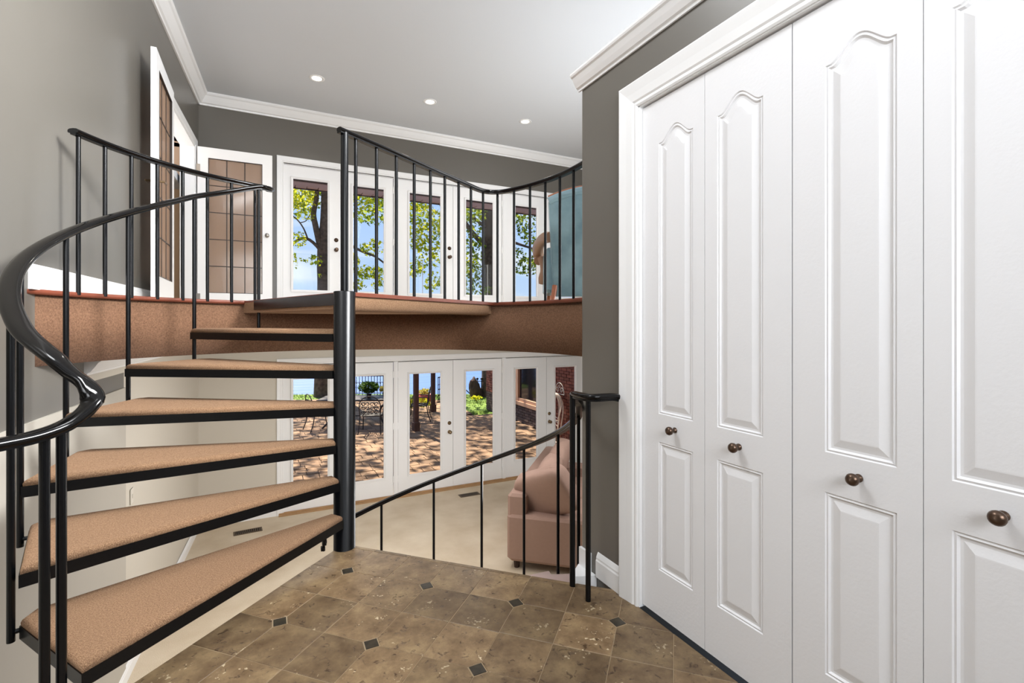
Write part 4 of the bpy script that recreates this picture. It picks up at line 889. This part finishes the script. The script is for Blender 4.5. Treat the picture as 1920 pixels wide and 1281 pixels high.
potplant(Vector((at(893, 742, 17).x, at(893, 742, 17).y, ZP)), .22, .14, 'small yellow-green shrub at the foot of the boulder', 'leafy', 90, 'stone', .03)

# house wing on the right: brick, window, hose hanger
WX = 6.18; wy0, wy1 = YF+.2, 14.2; zt_ = ZP+2.95
win = (10.55, 13.3, ZP+.56, ZP+2.3)
m = MB(); m.box(WX+.03, WX+.3, wy0, win[0], ZP-.1, zt_); m.box(WX+.03, WX+.3, win[1], wy1, ZP-.1, zt_); m.box(WX+.03, WX+.3, win[0], win[1], ZP-.1, win[2]); m.box(WX+.03, WX+.3, win[0], win[1], win[3], zt_); m.box(WX+.3, WX+5, wy0, wy1, ZP-.1, zt_)
wing = struct('wall_wing', m, 'mortar', 'brick side wall of the house wing beyond the patio doors')
bA, bB = MB(), MB()
row = 0; z = ZP
while z < ZP+2.9:
    y = wy0-(.11 if row % 2 else 0)
    while y < wy1:
        a, b = max(y, wy0), min(y+.21, wy1)
        if not (b > win[0]-.08 and a < win[1]+.08 and z+.07 > win[2]-.1 and z < win[3]+.1) and b-a > .03:
            (bB if (z < win[2] and a > 10.2) else bA).box(WX+random.uniform(-.004, .004), WX+.05, a+.004, b-.006, z, z+.062)
        y += .218
    z += .072; row += 1
bA.build('brickwork', 'brick', wing, 'stuff'); bB.build('brickwork', 'brick2', wing, 'stuff')
wn = MB(); fw = .09
wn.box(WX-.04, WX+.08, win[0]-.08, win[1]+.08, win[2]-.1, win[2]); wn.box(WX-.02, WX+.08, win[0]-.08, win[1]+.08, win[3], win[3]+.1)
for yy in (win[0]-.04, 12.02, win[1]-.04): wn.box(WX-.02, WX+.08, yy-.04, yy+fw, win[2], win[3])
wn.box(WX-.01, WX+.06, win[0], win[1], win[2], win[2]+.09); wn.box(WX-.01, WX+.06, win[0], win[1], win[3]-.09, win[3])
o = wn.build('window_1', 'wframe'); o['kind'] = 'structure'; o['label'] = 'tan framed window in the brick wing outside'; o['category'] = 'window'
MB().box(WX+.04, WX+.05, win[0], 12.02, win[2], win[3]).build('pane', 'darkglass', o); MB().box(WX+.04, WX+.05, 12.06, win[1], win[2], win[3]).build('pane', 'darkglass', o)
hy = 9.75; hz = ZP+1.02
hh = empty('hose_hanger', (WX-.04, hy, hz), 'coiled cream garden hose on a white scrollwork hanger by the brick wall', 'hose')
m = MB(); ey = Vector((0, 1, 0)); rngh = random.Random(5)
pts = [Vector((-.03, cos(a)*.2, .02+sin(a)*.26)) for a in [pi*j/14 for j in range(15)]]; m.tube(pts, .010, 6); m.tube([(-.03, -.2, .02), (-.03, .2, .02)], .010, 6)
for q in (-.09, .09):
    scroll(m, Vector((-.03, q, .11)), .07, ey, 1.2, 18, .008, 1 if q > 0 else -1)
scroll(m, Vector((-.03, 0, .19)), .05, ey, 1, 16, .007); m.build('scroll_bracket', 'plate', hh)
for k in range(9):
    m = MB(); rx = rngh.uniform(.13, .25); rz = rngh.uniform(.28, .50); xo = -.06-k*.012; ph = rngh.uniform(-.05, .05)
    m.tube([Vector((xo+.02*sin(3*a), ph+cos(a)*rx*(1+.08*sin(2*a+k)), -rz+.03+sin(a)*rz)) for a in [2*pi*j/30 for j in range(31)]], .010, 6); m.build('hose_coil', 'hose', hh)
m = MB(); m.tube(smoothpath([(-.1, .05, -.8), (-.12, .1, -.95), (-.2, .0, -.995), (-.35, -.3, -.995), (-.3, -.6, -.995), (-.1, -.7, -.995)], 6), .011, 6); m.build('hose_end', 'hose', hh)
bpy.context.view_layer.update()
# put every root Empty at the base of its thing
for o in list(C.objects):
    if o.type == 'EMPTY' and o.parent is None and o.location.length < 1e-6 and o.children:
        if o.name == 'spiral_staircase': base_ = Vector((P.x, P.y, ZL))
        else:
            pts_ = [ch.matrix_world @ Vector(b) for ch in o.children for b in ch.bound_box if ch.name.split('.')[0] != 'foliage']
            base_ = Vector(((min(p.x for p in pts_)+max(p.x for p in pts_))/2, (min(p.y for p in pts_)+max(p.y for p in pts_))/2, min(p.z for p in pts_)))
        o.location = base_
        for ch in o.children: ch.location = ch.location-base_
bpy.context.view_layer.update()
